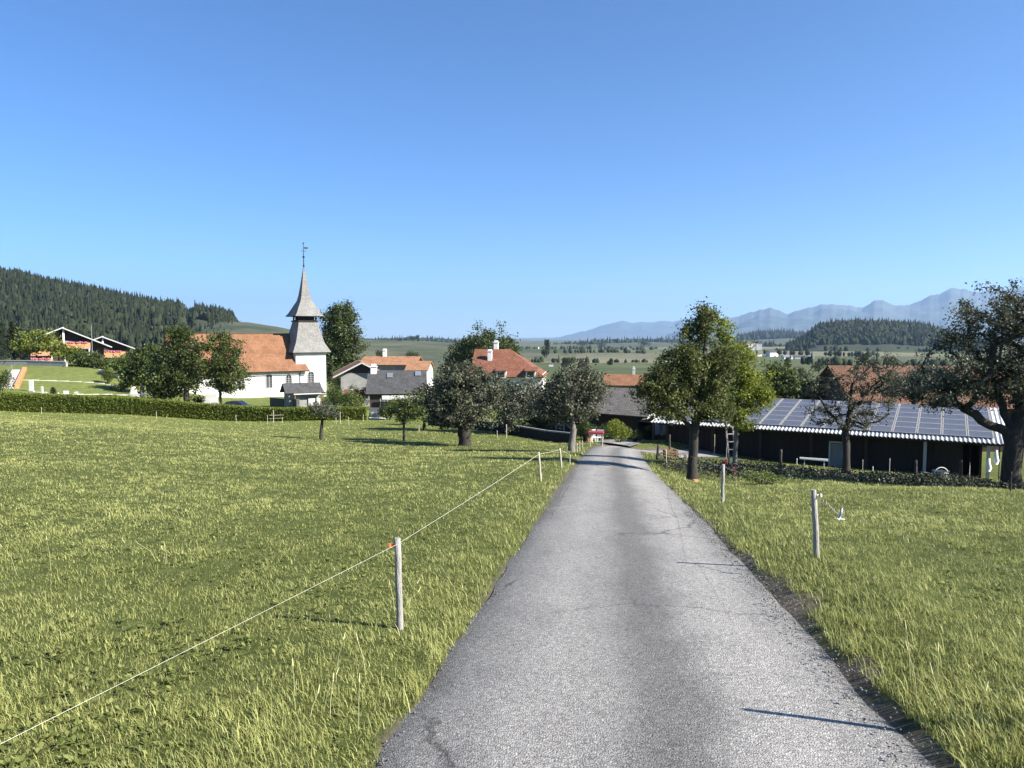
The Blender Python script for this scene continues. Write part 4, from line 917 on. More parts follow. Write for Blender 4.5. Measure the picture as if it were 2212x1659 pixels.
mb = MB(); TY0 = .22
TH = P(680, 763, CY).z - gz
mb.box(((TXr+TXl)/2, TY0 + TD/2, TH/2 - 1), (TXr - TXl, TD, TH + 2)); mb.build('tower_wall', M['white'], church)
for u_, vt, vb, ww in ((580.5, 808, 838, 1.15), (623, 809, 838, 1.1), (672, 802, 829, 1.2)):
    cx = along(u_); z0 = P(u_, vb, CY + cx * math.sin(CA)).z - gz; zt = P(u_, vt, CY + cx * math.sin(CA)).z - gz
    archwin(church, cx, z0, ww, zt - z0, TY0 - .005 if cx > 0 else -.005)
for u_ in (520, 470): cx = along(u_); archwin(church, cx, 2.4, 1.15, 2.5, -.005)
# steeple: flared lower roof, open belfry, flared spire
tcx, tcy = (TXr+TXl)/2, TY0 + TD/2; hx, hy = TD/2 + .5, TD/2 + .5
zof = lambda v: P(655, v, CY + 2).z - gz
def frusta(name, rings, m_, parent):
    """rings = (z, half x, half y, centre shift x); shingled faces with metric UV"""
    qs = []
    for (za, ax, ay, ca), (zb, bx_, by_, cb) in zip(rings[:-1], rings[1:]):
        A_ = [(tcx+ca+s*ax, tcy+t*ay, za) for s, t in ((-1,-1),(1,-1),(1,1),(-1,1))]; B_ = [(tcx+cb+s*bx_, tcy+t*by_, zb) for s, t in ((-1,-1),(1,-1),(1,1),(-1,1))]
        for i in range(4): qs.append((A_[i], A_[(i+1)%4], B_[(i+1)%4], B_[i]))
    return uvroof(name, qs, m_, parent, .06)
z1, z2, z3, z4 = zof(759), zof(695), zof(684), zof(681)
frusta('lower_spire_roof', [(z1-.15, hx+.25, hy+.25, 0), (z1+1.6, hx*.80, hy*.80, 0), (z1+3.4, hx*.66, hy*.66, 0), (z2, hx*.52, hy*.52, 0)], M['shingle'], church)
mb = MB(); mb.box((tcx, tcy, z1-.2), (2*hx+.3, 2*hy+.3, .12)); mb.build('tower_eave', M['darkwood'], church)
bw = hx * .50
mb = MB(); mb.box((tcx, tcy, z2+.12), (2*bw+.5, 2*bw+.5, .22)); mb.box((tcx, tcy, (z2+z4)/2+.1), (2*bw-.7, 2*bw-.7, z4-z2))
for s in (-1, 0, 1):
    for t in (-1, 0, 1):
        if s or t: mb.box((tcx+s*(bw-.12), tcy+t*(bw-.12), (z2+z4)/2+.1), (.22, .22, z4-z2))
for s in (-1, 1):
    for k_ in range(4):
        mb.box((tcx, tcy+s*(bw-.16), z2+.3+k_*.28), (2*bw-.3, .05, .12)); mb.box((tcx+s*(bw-.16), tcy, z2+.3+k_*.28), (.05, 2*bw-.3, .12))
mb.build('belfry', M['boards'], church)
zt_ = zof(577)
frusta('spire', [(z4-.12, bw+1.0, bw+1.0, 0), (z4+.35, bw+.62, bw+.62, 0), (zof(664), bw*1.04, bw*1.04, 0), (zof(657), bw*.86, bw*.86, 0), (zof(650), bw*.66, bw*.66, 0), (zof(638), bw*.50, bw*.50, 0), (zof(613), bw*.31, bw*.31, 0), (zt_, .10, .10, 0)], M['shingle'], church)
mb = MB(); mb.box((tcx, tcy, z4-.17), (2*bw+1.9, 2*bw+1.9, .10)); mb.build('spire_eave', M['darkwood'], church)
zr0, zr1 = zt_ - .2, zof(522)
mb = MB(); mb.tube([(tcx,tcy,zr0),(tcx,tcy,zr1)], [.09,.04], 6)
for zz, rr2 in ((zof(572), .20), (zof(553), .24), (zof(523), .16)): mb.tube([(tcx,tcy,zz-rr2),(tcx,tcy,zz-rr2*.5),(tcx,tcy,zz),(tcx,tcy,zz+rr2*.5),(tcx,tcy,zz+rr2)], [.03,rr2*.8,rr2,rr2*.8,.03], 8)
mb.bar((tcx-.5*math.cos(CA),tcy,zof(540)),(tcx+.7*math.cos(CA),tcy,zof(540)),.09); mb.box((tcx+.45,tcy,zof(533)), (.7,.04,.35))
mb.build('finial', M['darkmetal'], church)

# --- village houses
def gpt(u, Y, dz=0): b_ = base_at(u, Y); b_.z += dz; return b_
def hz(u, v, Y): return P(u, v, Y).z
def auto(label, u, Y, rz, Lpx, Wy, ve, vr, **k):
    """house whose eave / ridge sit on the given image rows"""
    b_ = base_at(u, Y); eh = hz(u, ve, Y - Wy/2*abs(math.cos(rz))) - b_.z; rh = hz(u, vr, Y) - b_.z
    return house(label, b_, rz, Lpx / F * Y, Wy, eh, rh - eh, **k)
auto('large house with a red hipped tile roof, two white chimneys and two dormers', 1103, 128, R(-6), 146, 11, 808, 756, roof='tile_red', wall='offwhite', hip=(0,1), ov=.8, ove=.4,
     chim=((-2.6,.6,.75,1.7),(-3.3,-2.4,.7,1.5)), dorm=((-.9,5.2,1.6,1.2),(4.0,5.2,1.6,1.2)), wins=[W_(x_, 1.9, 1, 1.3, 5.5, shutters='midwood') for x_ in (-5,-2.5,0,2.5,5)])
auto('long pale orange tiled house roof behind the timber gable', 848, 150, R(-3), 108, 10, 788, 771, roof='tile_pale', wall='greywall', hip=(0,0), chim=((-1.6,0,.7,1.3),), wins=[W_(x_, 2.4, 1, 1.3, 5.0) for x_ in (-3,0,3)])
auto('smaller pale orange roofed annex at the right end of the long orange roof', 907, 142, R(-3), 44, 7, 799, 781, roof='tile_pale', wall='offwhite', ov=.5, ove=.3, wins=[W_(0, 1.9, 1, 1.2, 3.5)])
# timber gable facing the camera: local x is the ridge, so turn it to run away from us
b0 = base_at(782, 108)
house('brown timber farmhouse whose dark gable faces the road beside the orange roofs', P(779, 870, 112) * 1, R(-90+14), 9, 5.9, hz(780, 806, 108) - P(779, 870, 112).z, hz(790, 784, 108) - hz(780, 806, 108), ov=1.1, ove=1.0, roof='tile', wall='greywall', gable='darkwood', name='farmhouse', cat='farmhouse', base=4, barge='granite',
      wins=[WX(1, 4.5, y_, 1.9, .8, 1.0, shutters='red') for y_ in (-1.6, 0, 1.6)])
auto('grey steep roofed house with two skylights and a white chimney right of the timber gable', 858, 96, R(6), 108, 7.4, 847, 802, roof='shingle_dark', wall='darkwood', ov=.5, ove=.5, chim=((-3.0,-.3,.75,.8),), wins=[W_(1.5, 1.3, 1, 1.1, 3.7), W_(-1.5, 1.3, 1, 1.1, 3.7)])
hs = [o for o in COL.objects if o.get('label','').startswith('grey steep')][0]
rfo = [c_ for c_ in hs.children if c_.name.startswith('roof')][0]
eh_ = hz(858, 847, 96-3.7) - hs.location.z; rh_ = hz(858, 802, 96) - hs.location.z
for x_, f_ in ((-.9,.72),(2.7,.80)):
    ang = math.atan2(rh_-eh_, 3.7); mb = MB(); mb.box((x_, -3.7*(1-f_)-.05, eh_+(rh_-eh_)*f_+.22), (.75,.95,.08), M=Matrix.Rotation(ang, 3, 'X')); mb.build('skylight', M['metal'], rfo)
mb = MB(); mb.box((.6, -4.35, eh_-.62), (4.6,.12,.5)); mb.build('verandah_panel', M['white'], hs)
auto('orange tiled roof house in the valley above the dark chalet', 1352, 112, R(-12), 82, 8, 832, 810, roof='tile', wall='greywall', ov=.5, ove=.3, chim=((1.2,0,.35,.9),), wins=[W_(x_, 1.7, 1, 1.2, 4.0) for x_ in (-1.8,1.8)])
# dark chalet with the low grey roof, gable towards the right
Yc = 66; b0 = base_at(1330, Yc)
ch = house('dark chalet with a low grey roof and white balcony cloths at the farmyard', P(1318, 945, Yc), R(-38), 10.2, 8.6, hz(1330, 884, 62) - P(1318, 945, Yc).z, hz(1390, 842, 65) - hz(1330, 884, 62), ov=1.0, ove=1.3, roof='tile_grey', wall='darkwood', gable='darkwood', name='chalet', cat='chalet', base=1, barge='granite',
      wins=[WX(1, 5.1, y_, 1.2, .9, 1.1, shutters='red') for y_ in (-2.6, .2, 2.6)] + [WX(1, 5.1, 0.2, 3.2, 1.4, .9)] + [W_(x_, 1.2, .9, 1.0, 4.3) for x_ in (-2.5, .5, 3)])
mb = MB(); mb.box((5.75, -.3, 2.25), (1.3, 7.6, .12)); mb.box((6.38, -.3, 2.75), (.06, 7.6, .75)); bal = mb.build('balcony', M['greywall'], ch)
for y_ in (-3.4,-2.1,-.7,.8,2.4): mb = MB(); mb.box((6.43, y_, 1.75), (.05, .85, 1.15)); mb.build('cloth', M['white'], bal)
for y_ in (-3.9, 0, 3.2): mb = MB(); mb.box((6.3, y_, 1.1), (.16,.16,2.3)); mb.build('post', M['midwood'], ch)
# farmhouse with the great old tiled roof on the right
auto('wide farmhouse with a huge weathered orange brown tile roof behind the solar barn', 2010, 78, R(-7), 400, 16, 872, 793, roof='tile_old', wall='darkwood', hip=(0,.6), ov=1.2, ove=.6, name='farmhouse', cat='farmhouse', wins=[W_(x_, 1.4, 1, 1.1, 8.0) for x_ in (-6,-2,2,6)])
# left chalets
def chalet(label, u, v_apex, v_eave, half, Y, rz, levels, seed):
    b_ = base_at(u, Y); hw = sz(half, Y); D = 10.5; ze = hz(u, v_eave, Y) - b_.z; zr = hz(u, v_apex, Y) - b_.z
    root = house(label, (b_.x - D/2 * math.sin(rz), b_.y + D/2 * math.cos(rz), b_.z), rz - R(90), D, 2*hw*.84, zr - (zr-ze)*.84, (zr-ze)*.84, ov=hw*.16, ove=1.6, roof='shingle_dark', wall='darkwood', gable='darkwood', name='chalet', cat='chalet', base=3, barge='granite')
    for (yl, vf, w_, hh_, cl, fl) in levels:
        z_ = hz(u, vf, Y) - b_.z
        mb = MB(); mb.box((D/2+.7, yl, z_), (1.4, w_, .16)); mb.box((D/2+.05, yl, z_+.75), (.1, w_*.9, 1.3)); bo = mb.build('balcony', M['greywall'], root)
        mb = MB(); mb.box((D/2+1.38, yl, z_+.08+hh_/2), (.07, w_, hh_)); mb.build('parapet', M[cl], bo)
        if fl:
            q_ = random.Random(seed); mb = MB()
            for i in range(26): mb.box((D/2+1.46+q_.uniform(-.06,.06), yl+q_.uniform(-.45,.45)*w_*.8, z_+hh_+.12+q_.uniform(-.08,.12)), (.22,.3,.2), rz=q_.random()*3)
            mb.build('flower_box', M['pink'], bo)
        for s in (-.45, .45): mb = MB(); mb.tube([(D/2+1.3, yl+s*w_, z_-2.6),(D/2+1.3, yl+s*w_, z_)], .11, 7); mb.build('pillar', M['white'], root)
    mb = MB(); mb.box((D/2+.9, hw*.02, (ze+zr)/2), (.3,.3,zr-ze+.4)); mb.build('king_post', M['white'], root)
    for y_ in (-2.2, 0.2, 2.4): window(root, (D/2, y_*hw/7, 1.9), 1.1, 1.2, (1,0), shutters='midwood')
    return root
chalet('larger chalet with a wide dark gable, orange balconies and white posts above the cemetery', 137, 709, 751, 92, 135, R(31.5), [(2.2,753,4.3,1.0,'orangewood',True),(-3.6,767,4.0,.9,'orangewood',False),(-3.6,794,4.0,1.6,'orangewood',True)], 5)
chalet('smaller chalet behind with a dark gable and a pink flowered balcony', 222, 728, 754, 62, 150, R(29), [(1.8,772,4.6,1.1,'orangewood',True)], 6)

# small hut in the churchyard
b0 = P(652, 880, 96)
hut = house('small grey roofed churchyard hut with a triangular gable in front of the church', b0, R(30), 3.9, 2.6, hz(652, 846, 95) - b0.z, hz(652, 829, 96) - hz(652, 846, 95), ov=.35, ove=.5, roof='shingle_dark', wall='greywall', gable='darkwood', name='hut', cat='hut', base=1.5,
      wins=[W_(-1.0, 1.1, .7, .7, 1.3)])
mb = MB(); mb.box((.3, -1.75, hz(652,850,95)-b0.z), (3.6, .9, .09)); mb.box((1.3,-1.45,.75),(1.6,.08,1.0)); mb.build('porch_board', M['offwhite'], hut)
for x_ in (-1.35, 1.95): mb = MB(); mb.box((x_, -2.1, .6), (.12,.12,2.4)); mb.build('post', M['midwood'], hut)
b0 = P(795, 905, 76)
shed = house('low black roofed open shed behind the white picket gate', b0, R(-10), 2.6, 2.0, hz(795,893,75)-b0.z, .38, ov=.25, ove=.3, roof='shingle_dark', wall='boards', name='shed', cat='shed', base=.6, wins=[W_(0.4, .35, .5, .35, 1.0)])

# tiny houses far off on the valley slopes
far = [(1622,743,1500,16,'tile_red'),(1640,744,1500,11,'shingle_dark'),(1668,765,950,22,'shingle_dark'),(1640,768,950,13,'tile_grey'),(1592,756,1200,12,'shingle_dark'),(1700,775,800,20,'metal'),(1725,773,820,16,'tile_grey'),(1752,772,850,13,'metal'),(1160,752,1700,8,'tile_red'),(1224,753,1800,7,'tile_red'),(1355,756,1700,9,'tile_red'),(1190,789,520,9,'tile_grey'),(1000,748,2300,7,'shingle_dark'),(1795,800,300,12,'tile_grey'),(1225,777,700,9,'shingle_dark')]
fl = ['pair of far white gabled houses just under the blue mountains, left one','far white gabled house right of its twin under the blue mountains','wide pale farm building on the far slope right of the pear tree top','small pale barn beside the wide far farm building','lone far cottage hidden behind the right edge of the pear tree','long low silvery roofed hall on the valley floor','grey roofed shed next to the long silvery hall','low silvery hall roof nearest the bare fruit tree','tiny far house on the skyline right of the red roof','tiny far farmhouse under the skyline trees left of centre','tiny far farmhouse under the skyline trees left of the pear tree','small grey roofed cottage glimpsed over the orchard trees','tiny far house on the ridge above the red roof','pale roofed shed half hidden behind the bare fruit tree','small dark roofed farm on the valley floor above the orchard']
for (u_, v_, Y_, wpx, rm), lb in zip(far, fl):
    b_ = P(u_, v_, Y_); hgt = g(b_.x, b_.y); b_.z = max(min(b_.z, hgt + 12), hgt); w__ = sz(wpx, Y_)
    house(lb, b_, R(random.uniform(-25, 25)), w__, w__*.6, w__*.20, w__*.17, ov=w__*.04, ove=w__*.04, roof=rm, wall='white', base=14)

# --- barn with the solar roof
BR, BL = P(2177, 956.5, 43), P(1412, 913, 54)
BL.z = BR.z = (BL.z + BR.z) / 2
ax = (BR - BL); BLn = ax.length; ba = math.atan2(ax.y, ax.x); fz = g((BR.x + BL.x)/2, (BR.y + BL.y)/2)
bpy.context.view_layer.update()
barn = empty('barn', (BL.x, BL.y, BL.z), ba, label='long low dark timber barn with a corrugated fibre roof covered in solar panels', cat='barn')
D_, tan_ = 9.6, .13; fl0 = -2.9
# local: x along the eave, y away from the camera, z up; eave edge at y=0,z=0
mb = MB()
for (a, b_) in (((.8,1.25),(BLn-9.9,1.25)), ((BLn-8.5,1.25),(BLn-2.2,1.25)), ((.8,1.25),(.8,D_)), ((BLn-1.2,2.4),(BLn-1.2,D_)), ((.8,D_),(BLn-1.2,D_))):
    cx, cy = (a[0]+b_[0])/2, (a[1]+b_[1])/2; le = math.hypot(b_[0]-a[0], b_[1]-a[1]); mb.box((cx, cy, fl0/2-.35), (le, .10, -fl0+.4), rz=math.atan2(b_[1]-a[1], b_[0]-a[0]))
mb.box((BLn-9.2, 1.25, -.35), (1.4,.10,.9))
nb = int(BLn / .5)
for i in range(nb): mb.box((.9 + i*.5 if (.9+i*.5) < BLn-10 or (.9+i*.5) > BLn-8.4 else .9, 1.18, fl0/2-.3), (.05,.03,-fl0))
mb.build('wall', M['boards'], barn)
mb = MB(); mb.box((BLn-9.2, 1.22, fl0+1.0), (1.3,.06,2.1)); dr = mb.build('door', M['greywall'], barn)
mb = MB()
for s in (-.62,.62): mb.box((BLn-9.2+s, 1.17, fl0+1.05), (.09,.07,2.2))
mb.box((BLn-9.2,1.17,fl0+2.15),(1.33,.07,.09)); mb.build('door_frame', M['offwhite'], dr)
for i, x_ in enumerate(np.linspace(.8, BLn-.9, 7)):
    mb = MB(); mb.box((x_, .75, fl0/2-.4), (.18,.18,-fl0+.7)); mb.build('post', M['darkwood'] if i < 5 else M['granite'], barn)
mb = MB(); mb.box((BLn/2, .62, -.16), (BLn-.3,.12,.2)); 
for i in range(int(BLn/1.2)): mb.bar((.5+i*1.2, .1, -.12), (.5+i*1.2, D_-.2, -.12+tan_*(D_-.3)), .10, .14)
mb.build('rafters', M['darkwood'], barn)
# corrugated sheet
def corr(name, xa, xb, y0, y1, tn, zoff, m_, parent, pitch=.24, amp=.035):
    n_ = int((xb-xa)/pitch*8); xs = np.linspace(xa, xb, n_); zz = amp*np.sin((xs-xa)/pitch*2*math.pi)
    V = []; 
    for yy, zo in ((y0, 0), (y1, 0), (y1, -.025), (y0, -.025)): V.append(np.stack([xs, np.full(n_, yy), zz + zoff + (yy)*tn + zo], -1))
    V = np.concatenate(V); i = np.arange(n_-1); Fs = [np.stack([i+a*n_, i+1+a*n_, i+1+((a+1)%4)*n_, i+((a+1)%4)*n_], -1) for a in range(4)]
    return mesh_np(name, V, np.concatenate(Fs), m_, parent, smooth=False)
rf = corr('roof', -.2, BLn+.25, -.25, D_, tan_, .04, M['fibre'], barn)
rb = corr('roof_back', -.2, BLn+.25, D_+.0, D_+6, -.2, .04 + D_*(tan_+.2), M['fibre'], barn); rb.parent = barn
m = bpy.data.materials.new('solar_cells'); m.use_nodes = True; n = m.node_tree; b = n.nodes['Principled BSDF']; b.inputs['Roughness'].default_value = .35; b.inputs['Specular IOR Level'].default_value = .5
tc = n.nodes.new('ShaderNodeTexCoord'); br = n.nodes.new('ShaderNodeTexBrick'); br.offset = 0; br.inputs['Scale'].default_value = 1; br.inputs['Brick Width'].default_value = .16; br.inputs['Row Height'].default_value = .16; br.inputs['Mortar Size'].default_value = .004
br.inputs['Color1'].default_value = (.068,.066,.075,1); br.inputs['Color2'].default_value = (.085,.082,.092,1); br.inputs['Mortar'].default_value = (.16,.165,.18,1)
n.links.new(tc.outputs['Object'], br.inputs['Vector']); n.links.new(br.outputs['Color'], b.inputs['Base Color']); M['cells'] = m
pw, ph = 1.34, 1.42; rows = 6; th = math.atan(tan_); q_ = 0
colsx = np.arange(.55, BLn-.9, pw+.03)
def panel_me():
    mb = MB(); t = .07
    for s in (-1,1): mb.box((s*(pw/2-t/2),0,0),(t,ph,.045)); mb.box((0,s*(ph/2-t/2),0),(pw-2*t,t,.045))
    return mb
pf = panel_me().build('solar_panel', M['greywall'], rf); pc = MB(); pc.box((0,0,.004),(pw-.14,ph-.14,.02)); cc = pc.build('cells', M['cells'], pf)
first = True; cnt_ = 0
for r_ in range(rows):
    for x_ in colsx:
        if cnt_ >= 118: break
        yy = .62 + ph/2 + r_*(ph+.03)*math.cos(th)
        if yy > D_ - .6: continue
        loc = Vector((x_+pw/2, yy, .04 + yy*tan_ + .10))
        if first: o = pf; first = False
        else:
            o = pf.copy(); COL.objects.link(o); o.parent = rf; c2 = cc.copy(); COL.objects.link(c2); c2.parent = o
        o.location = loc; o.rotation_euler = (th + random.uniform(-.006,.006), 0, 0); cnt_ += 1
print('panels', cnt_)
# things by the barn
def local(x_, y_): return barn.matrix_basis @ Vector((x_, y_, 0))

# ------------------------------------------------------------------ fences, graves, small things
def hit(u, v, y0=2.2, y1=140):
    """where the ray through (u,v) first meets the ground"""
    Y = np.exp(np.linspace(math.log(y0), math.log(y1), 500)); pts = np.array([P(u, v, y)[:] for y in Y]); h_ = height(pts[:,0], pts[:,1]); k_ = np.nonzero(pts[:,2] <= h_)[0]
    i = int(k_[0]) if len(k_) else len(Y) - 1
    return Vector((pts[i,0], pts[i,1], h_[i]))
def post(label, u, vt, vb, Y=None, r_=.035, kind='postwood', lean=(0,0), ins=None, group='fence posts', at=None, hh=None):
    b_ = Vector(at) if at else (hit(u, vb) if Y is None else base_at(u, Y)); h_ = hh or (P(u, vt, b_.y).z - b_.z); h_ = min(max(h_, .35), 2.2)
    root = empty('fence_post', b_, 0, label=label, cat='post', group=group)
    q = random.Random(int(u*7+vb)); n_ = 7; mb = MB(); pts = [(lean[0]*f + q.uniform(-1,1)*r_*.12, lean[1]*f + q.uniform(-1,1)*r_*.12, h_*f) for f in (-.25, 0, .2, .4, .6, .8, 1)]
    mb.tube(pts, [r_*1.08, r_*1.08, r_*1.05, r_, r_*.98, r_*.95, r_*.88], n_, True, jit=.12 if kind == 'postwood' else .04)
    mb.build('stake', M[kind], root)
    if ins:
        mb = MB(); z_ = h_ * .93; s = ins[1]; mb.tube([(s*r_*.9+lean[0]*.93, -r_*.3, z_), (s*(r_+.03)+lean[0]*.93, -r_*.3, z_)], [.006,.008], 6); mb.tube([(s*(r_+.035)+lean[0]*.93, -r_*.3-.01, z_-.015), (s*(r_+.035)+lean[0]*.93, -r_*.3-.01, z_+.015)], .011, 8)
        mb.build('insulator', M[ins[0]], root)
    return root, b_, b_ + Vector((lean[0], lean[1], h_))
LP = []
for lb, u_, vt, vb, r_, kd, ln, ins in (
    ('split grey wooden fence post nearest the camera on the left field, with an orange insulator', 865, 1162, 1368, .028, 'postwood', (-.015,0), ('orange', -1)),
    ('pale fence post by the left verge, second from the camera', 1168, 977, 1042, .030, 'palepost', (-.05,0), None),
    ('slightly leaning pale fence post just behind the second one on the left verge', 1213, 968, 1012, .030, 'palepost', (-.06,0), None),
    ('thin pale stake at the left verge in front of the forked apple tree', 1231, 982, 1006, .018, 'palepost', (0,0), None)):
    LP.append(post(lb, u_, vt, vb, r_=r_, kind=kd, lean=ln, ins=ins))
for lb, u_, vt, vb in (('short stake right of the forked apple tree trunk', 1246, 957, 978), ('thin stake between the forked apple tree and the road end', 1252, 954, 975), ('rightmost thin stake beside the forked apple tree', 1258, 952, 972),
                       ('white stake in the grass left of the garden table', 1275, 947, 966), ('white stake in the grass right of the garden table', 1301, 947, 966)):
    post(lb, u_, vt, vb, r_=.025, kind='palepost')
RP = []
RP.append(post('grey wooden post standing just outside the right edge, its shadow lying across the near asphalt', 0, 0, 0, r_=.024, lean=(.01,0), at=(2.66, 3.60, g(2.66,3.6)+.03), hh=.80))
b_ = hit(1762, 1215)
for lb, u_, vt, vb, r_, kd, ln, ins in (
    ('split grey wooden fence post nearest the camera on the right, taller than its neighbours', 1764, 1058, 1214, .030, 'postwood', (-.05,0), ('rope', 1)),
    ('grey wooden fence post on the right verge, second from the camera', 1560, 1003, 1090, .036, 'postwood', (.01,0), None),
    ('grey post on the right verge in front of the pear tree trunk', 1488, 981, 1036, .034, 'postwood', (.0,0), None),
    ('thin pale post on the right verge left of the pear tree', 1440, 971, 1011, .024, 'palepost', (-.04,0), None),
    ('thick dark post farthest along the right verge', 1419, 960, 996, .06, 'darkpost', (.05,0), None)) if 'darkpost' in M or M.setdefault('darkpost', mat('dark_wet_post_wood', (.09,.075,.06), .9, (.04,.03,.025), 8, .25, .6, 40, stretch=(3,3,.4))) else ():
    RP.append(post(lb, u_, vt, vb, r_=r_, kind=kd, lean=ln, ins=ins))
for lb, u_, vt, vb, r_, kd in (
    ('tall dark post left of the pear tree near the yard gate', 1446, 939, 985, .07, 'darkpost'), ('thin white stake right of the pear tree trunk', 1543, 938, 986, .02, 'palepost'), ('thin stake just left of the plum tree stem', 1569, 945, 990, .018, 'palepost'),
    ('thick dark post in front of the barn wall, left of the bare fruit tree', 1686, 971, 1019, .06, 'darkpost'), ('thin white stake before the barn between dark post and bare fruit tree', 1721, 990, 1012, .02, 'plasticpost'),
    ('thin leaning stake just right of the bare fruit tree trunk', 1863, 993, 1020, .018, 'palepost'), ('short white stake in front of the grey barn door', 1885, 1008, 1027, .02, 'plasticpost'),
    ('thin leaning stake right of the grey barn door', 1921, 990, 1026, .02, 'palepost'), ('thick dark post in front of the barn, middle of the three right of the door', 1977, 994, 1042, .06, 'darkpost'),
    ('thin grey stake behind the long pale rail', 2001, 1000, 1023, .018, 'palepost'), ('thick dark post nearest the big apple tree trunk', 2074, 994, 1053, .06, 'darkpost'),
    ('thin white stake between the last dark post and the big apple tree', 2094, 999, 1034, .02, 'plasticpost'), ('thin dark stake in front of the big apple tree trunk', 2183, 1019, 1062, .018, 'darkpost')):
    post(lb, u_, vt, vb, r_=r_, kind=kd)
for lb, u_, vt, vb in (('pale stake at the foot of the hedge, leftmost', 90, 880, 895), ('pale stake at the foot of the hedge below the churchyard trees', 338, 889, 905), ('pale stake at the foot of the hedge left of the church', 510, 896, 914),
    ('tall pale gate post at the hedge below the hut', 591, 886, 914), ('pale post with rail at the hedge below the hut', 578, 897, 917), ('short pale post right of the hedge gate', 610, 901, 914),
    ('pale stake right of the tiny lone fruit tree', 726, 902, 917), ('taller pale stake in the hedge right of the tiny lone fruit tree', 735, 890, 915), ('pale stake in the hedge under the light shrub', 753, 900, 919), ('pale stake near the end of the hedge', 785, 895, 911),
    ('white stake under the slim young apple tree', 905, 915, 934), ('white stake left of the dark wall in the orchard', 1074, 930, 947), ('taller white stake in the orchard behind the forked apple tree', 1094, 917, 947)):
    post(lb, u_, vt, vb, r_=.035 if 'tall' in lb else .025, kind='palepost', group='stakes along the hedge and orchard')
p0, p1 = base_at(579, 72.5), base_at(610, 72.5); mb = MB(); mb.bar(Vector((0,0,.62)), p1 - p0 + Vector((0,0,.62)), .05); mb.bar(Vector((0,0,.3)), p1 - p0 + Vector((0,0,.3)), .04)
tag(mb.build('gate_rail', M['palepost']), label='two pale horizontal rails of the little gate in front of the hedge', cat='rail'); bpy.data.objects['gate_rail'].location = p0

def wire(name, pts, r_, label, sag=.03, m_='rope', cat='wire'):
    mb = MB(); o0 = Vector(pts[0]); 
    out = []
    for a, b_ in zip(pts[:-1], pts[1:]):
        a, b_ = Vector(a), Vector(b_); L_ = (b_-a).length
        for i in range(12): f = i/12; out.append(a.lerp(b_, f) - o0 - Vector((0,0,sag*L_*.25*4*f*(1-f)*.4)))
    out.append(Vector(pts[-1]) - o0)
    mb.tube(out, [r_ * min(1.5, max(.34, (p + o0).y / 10)) for p in out], 5); o = mb.build(name, M[m_]); o.location = o0
    return tag(o, label=label, cat=cat)
tl = [q_[2] - Vector((0,0,.05)) for q_ in LP[:3]]
d0 = (tl[0] - tl[1]) / (tl[1] - tl[0]).length; back = tl[0] + Vector((-1.25, -9.8, 1.42))
wire('fence_wire', [back, tl[0], tl[1], tl[2], LP[3][2]], .0019, 'thin pale electric fence wire running along the left side of the road', .01)
tr_ = [q_[2] - Vector((0,0,.05)) for q_ in RP]
wire('fence_wire', [tr_[1] + Vector((.03,0,-.06)), tr_[0] + Vector((.02,0,0)), tr_[0] + Vector((-.6,-6,.7))], .0014, 'faint electric fence wire falling from the near right post to the right edge', .05)
wire('fence_wire', [tr_[1], tr_[2], tr_[3], tr_[4], tr_[5]], .0013, 'faint electric fence wire linking the posts along the right verge', .02)
# rope coil and handle hanging beside the near right post
hp = P(1812, 1112, 7.3); rp0 = tr_[1] + Vector((.03,0,-.02))
mb = MB(); q_ = random.Random(9); pts = [rp0 - hp + (Vector((0,0,0)) - (rp0 - hp)) * f + Vector((0, .02*math.sin(f*40), .022*math.cos(f*46)*math.sin(f*3.1))) for f in np.linspace(0, 1, 40)]
mb.tube(pts, .004, 5); go = empty('spring_gate', hp, 0, label='spring rope and white grip of the electric fence gate hanging beside the near right post', cat='spring gate')
mb.build('spring_rope', M['palepost'], go); mb = MB(); mb.tube([(0,0,-.05),(.02,0,.0),(.03,0,.07)], [.010,.015,.008], 8); mb.tube([(-.02,0,-.04),(.06,0,-.05)], .010, 7); mb.build('grip', M['metal'], go)

# cemetery pieces, all on the slope left of the church
def block(name, label, cat, u, Y, w_, d_, h_, m_, rz=0, extra=None, group=None):
    b_ = base_at(u, Y); root = empty(name, b_, rz, label=label, cat=cat, group=group); mb = MB(); 
    mb.box((0,0,h_*.5-.05), (w_, d_, h_+.1)); mb.build('slab', M[m_], root, bevel=.02); mb = MB(); mb.box((0,0,.06), (w_*1.35, d_*1.9, .18)); mb.build('plinth', M['stone'], root)
    if extra: extra(root)
    return root
block('gravestone', 'tall white upright gravestone standing alone at the far left', 'gravestone', 65, 92, .50, .22, 1.5, 'white')
block('gravestone', 'slim pale gravestone right of the tall white one', 'gravestone', 88, 91, .22, .2, .95, 'offwhite')
block('gravestone', 'small white gravestone with flowers near the hedge', 'gravestone', 140, 90, .55, .2, .75, 'white', .3)
b_ = base_at(286, 96); st = empty('gravestone', b_, .3, label='pale rounded memorial stone beside the churchyard trees', cat='gravestone')
mb = MB(); mb.add([(-.55,-.2,-.1),(.55,-.2,-.1),(.55,.25,-.1),(-.55,.25,-.1),(-.28,-.12,1.0),(.25,-.12,1.15),(.22,.12,1.1),(-.2,.12,1.05)], [(0,3,2,1),(4,5,6,7),(0,1,5,4),(1,2,6,5),(2,3,7,6),(3,0,4,7)]); mb.build('slab', M['granite'], st, bevel=.12); mb = MB(); mb.box((0,0,.02),(1.5,.9,.16)); mb.build('plinth', M['stone'], st)
b_ = base_at(162, 89.5); fp = empty('flower_pot', b_, 0, label='orange pot with white blooms on a grave by the hedge', cat='flower pot')
mb = MB(); mb.tube([(0,0,-.05),(0,0,.36)], [.2,.27], 10); mb.build('pot', M['orangewood'], fp)
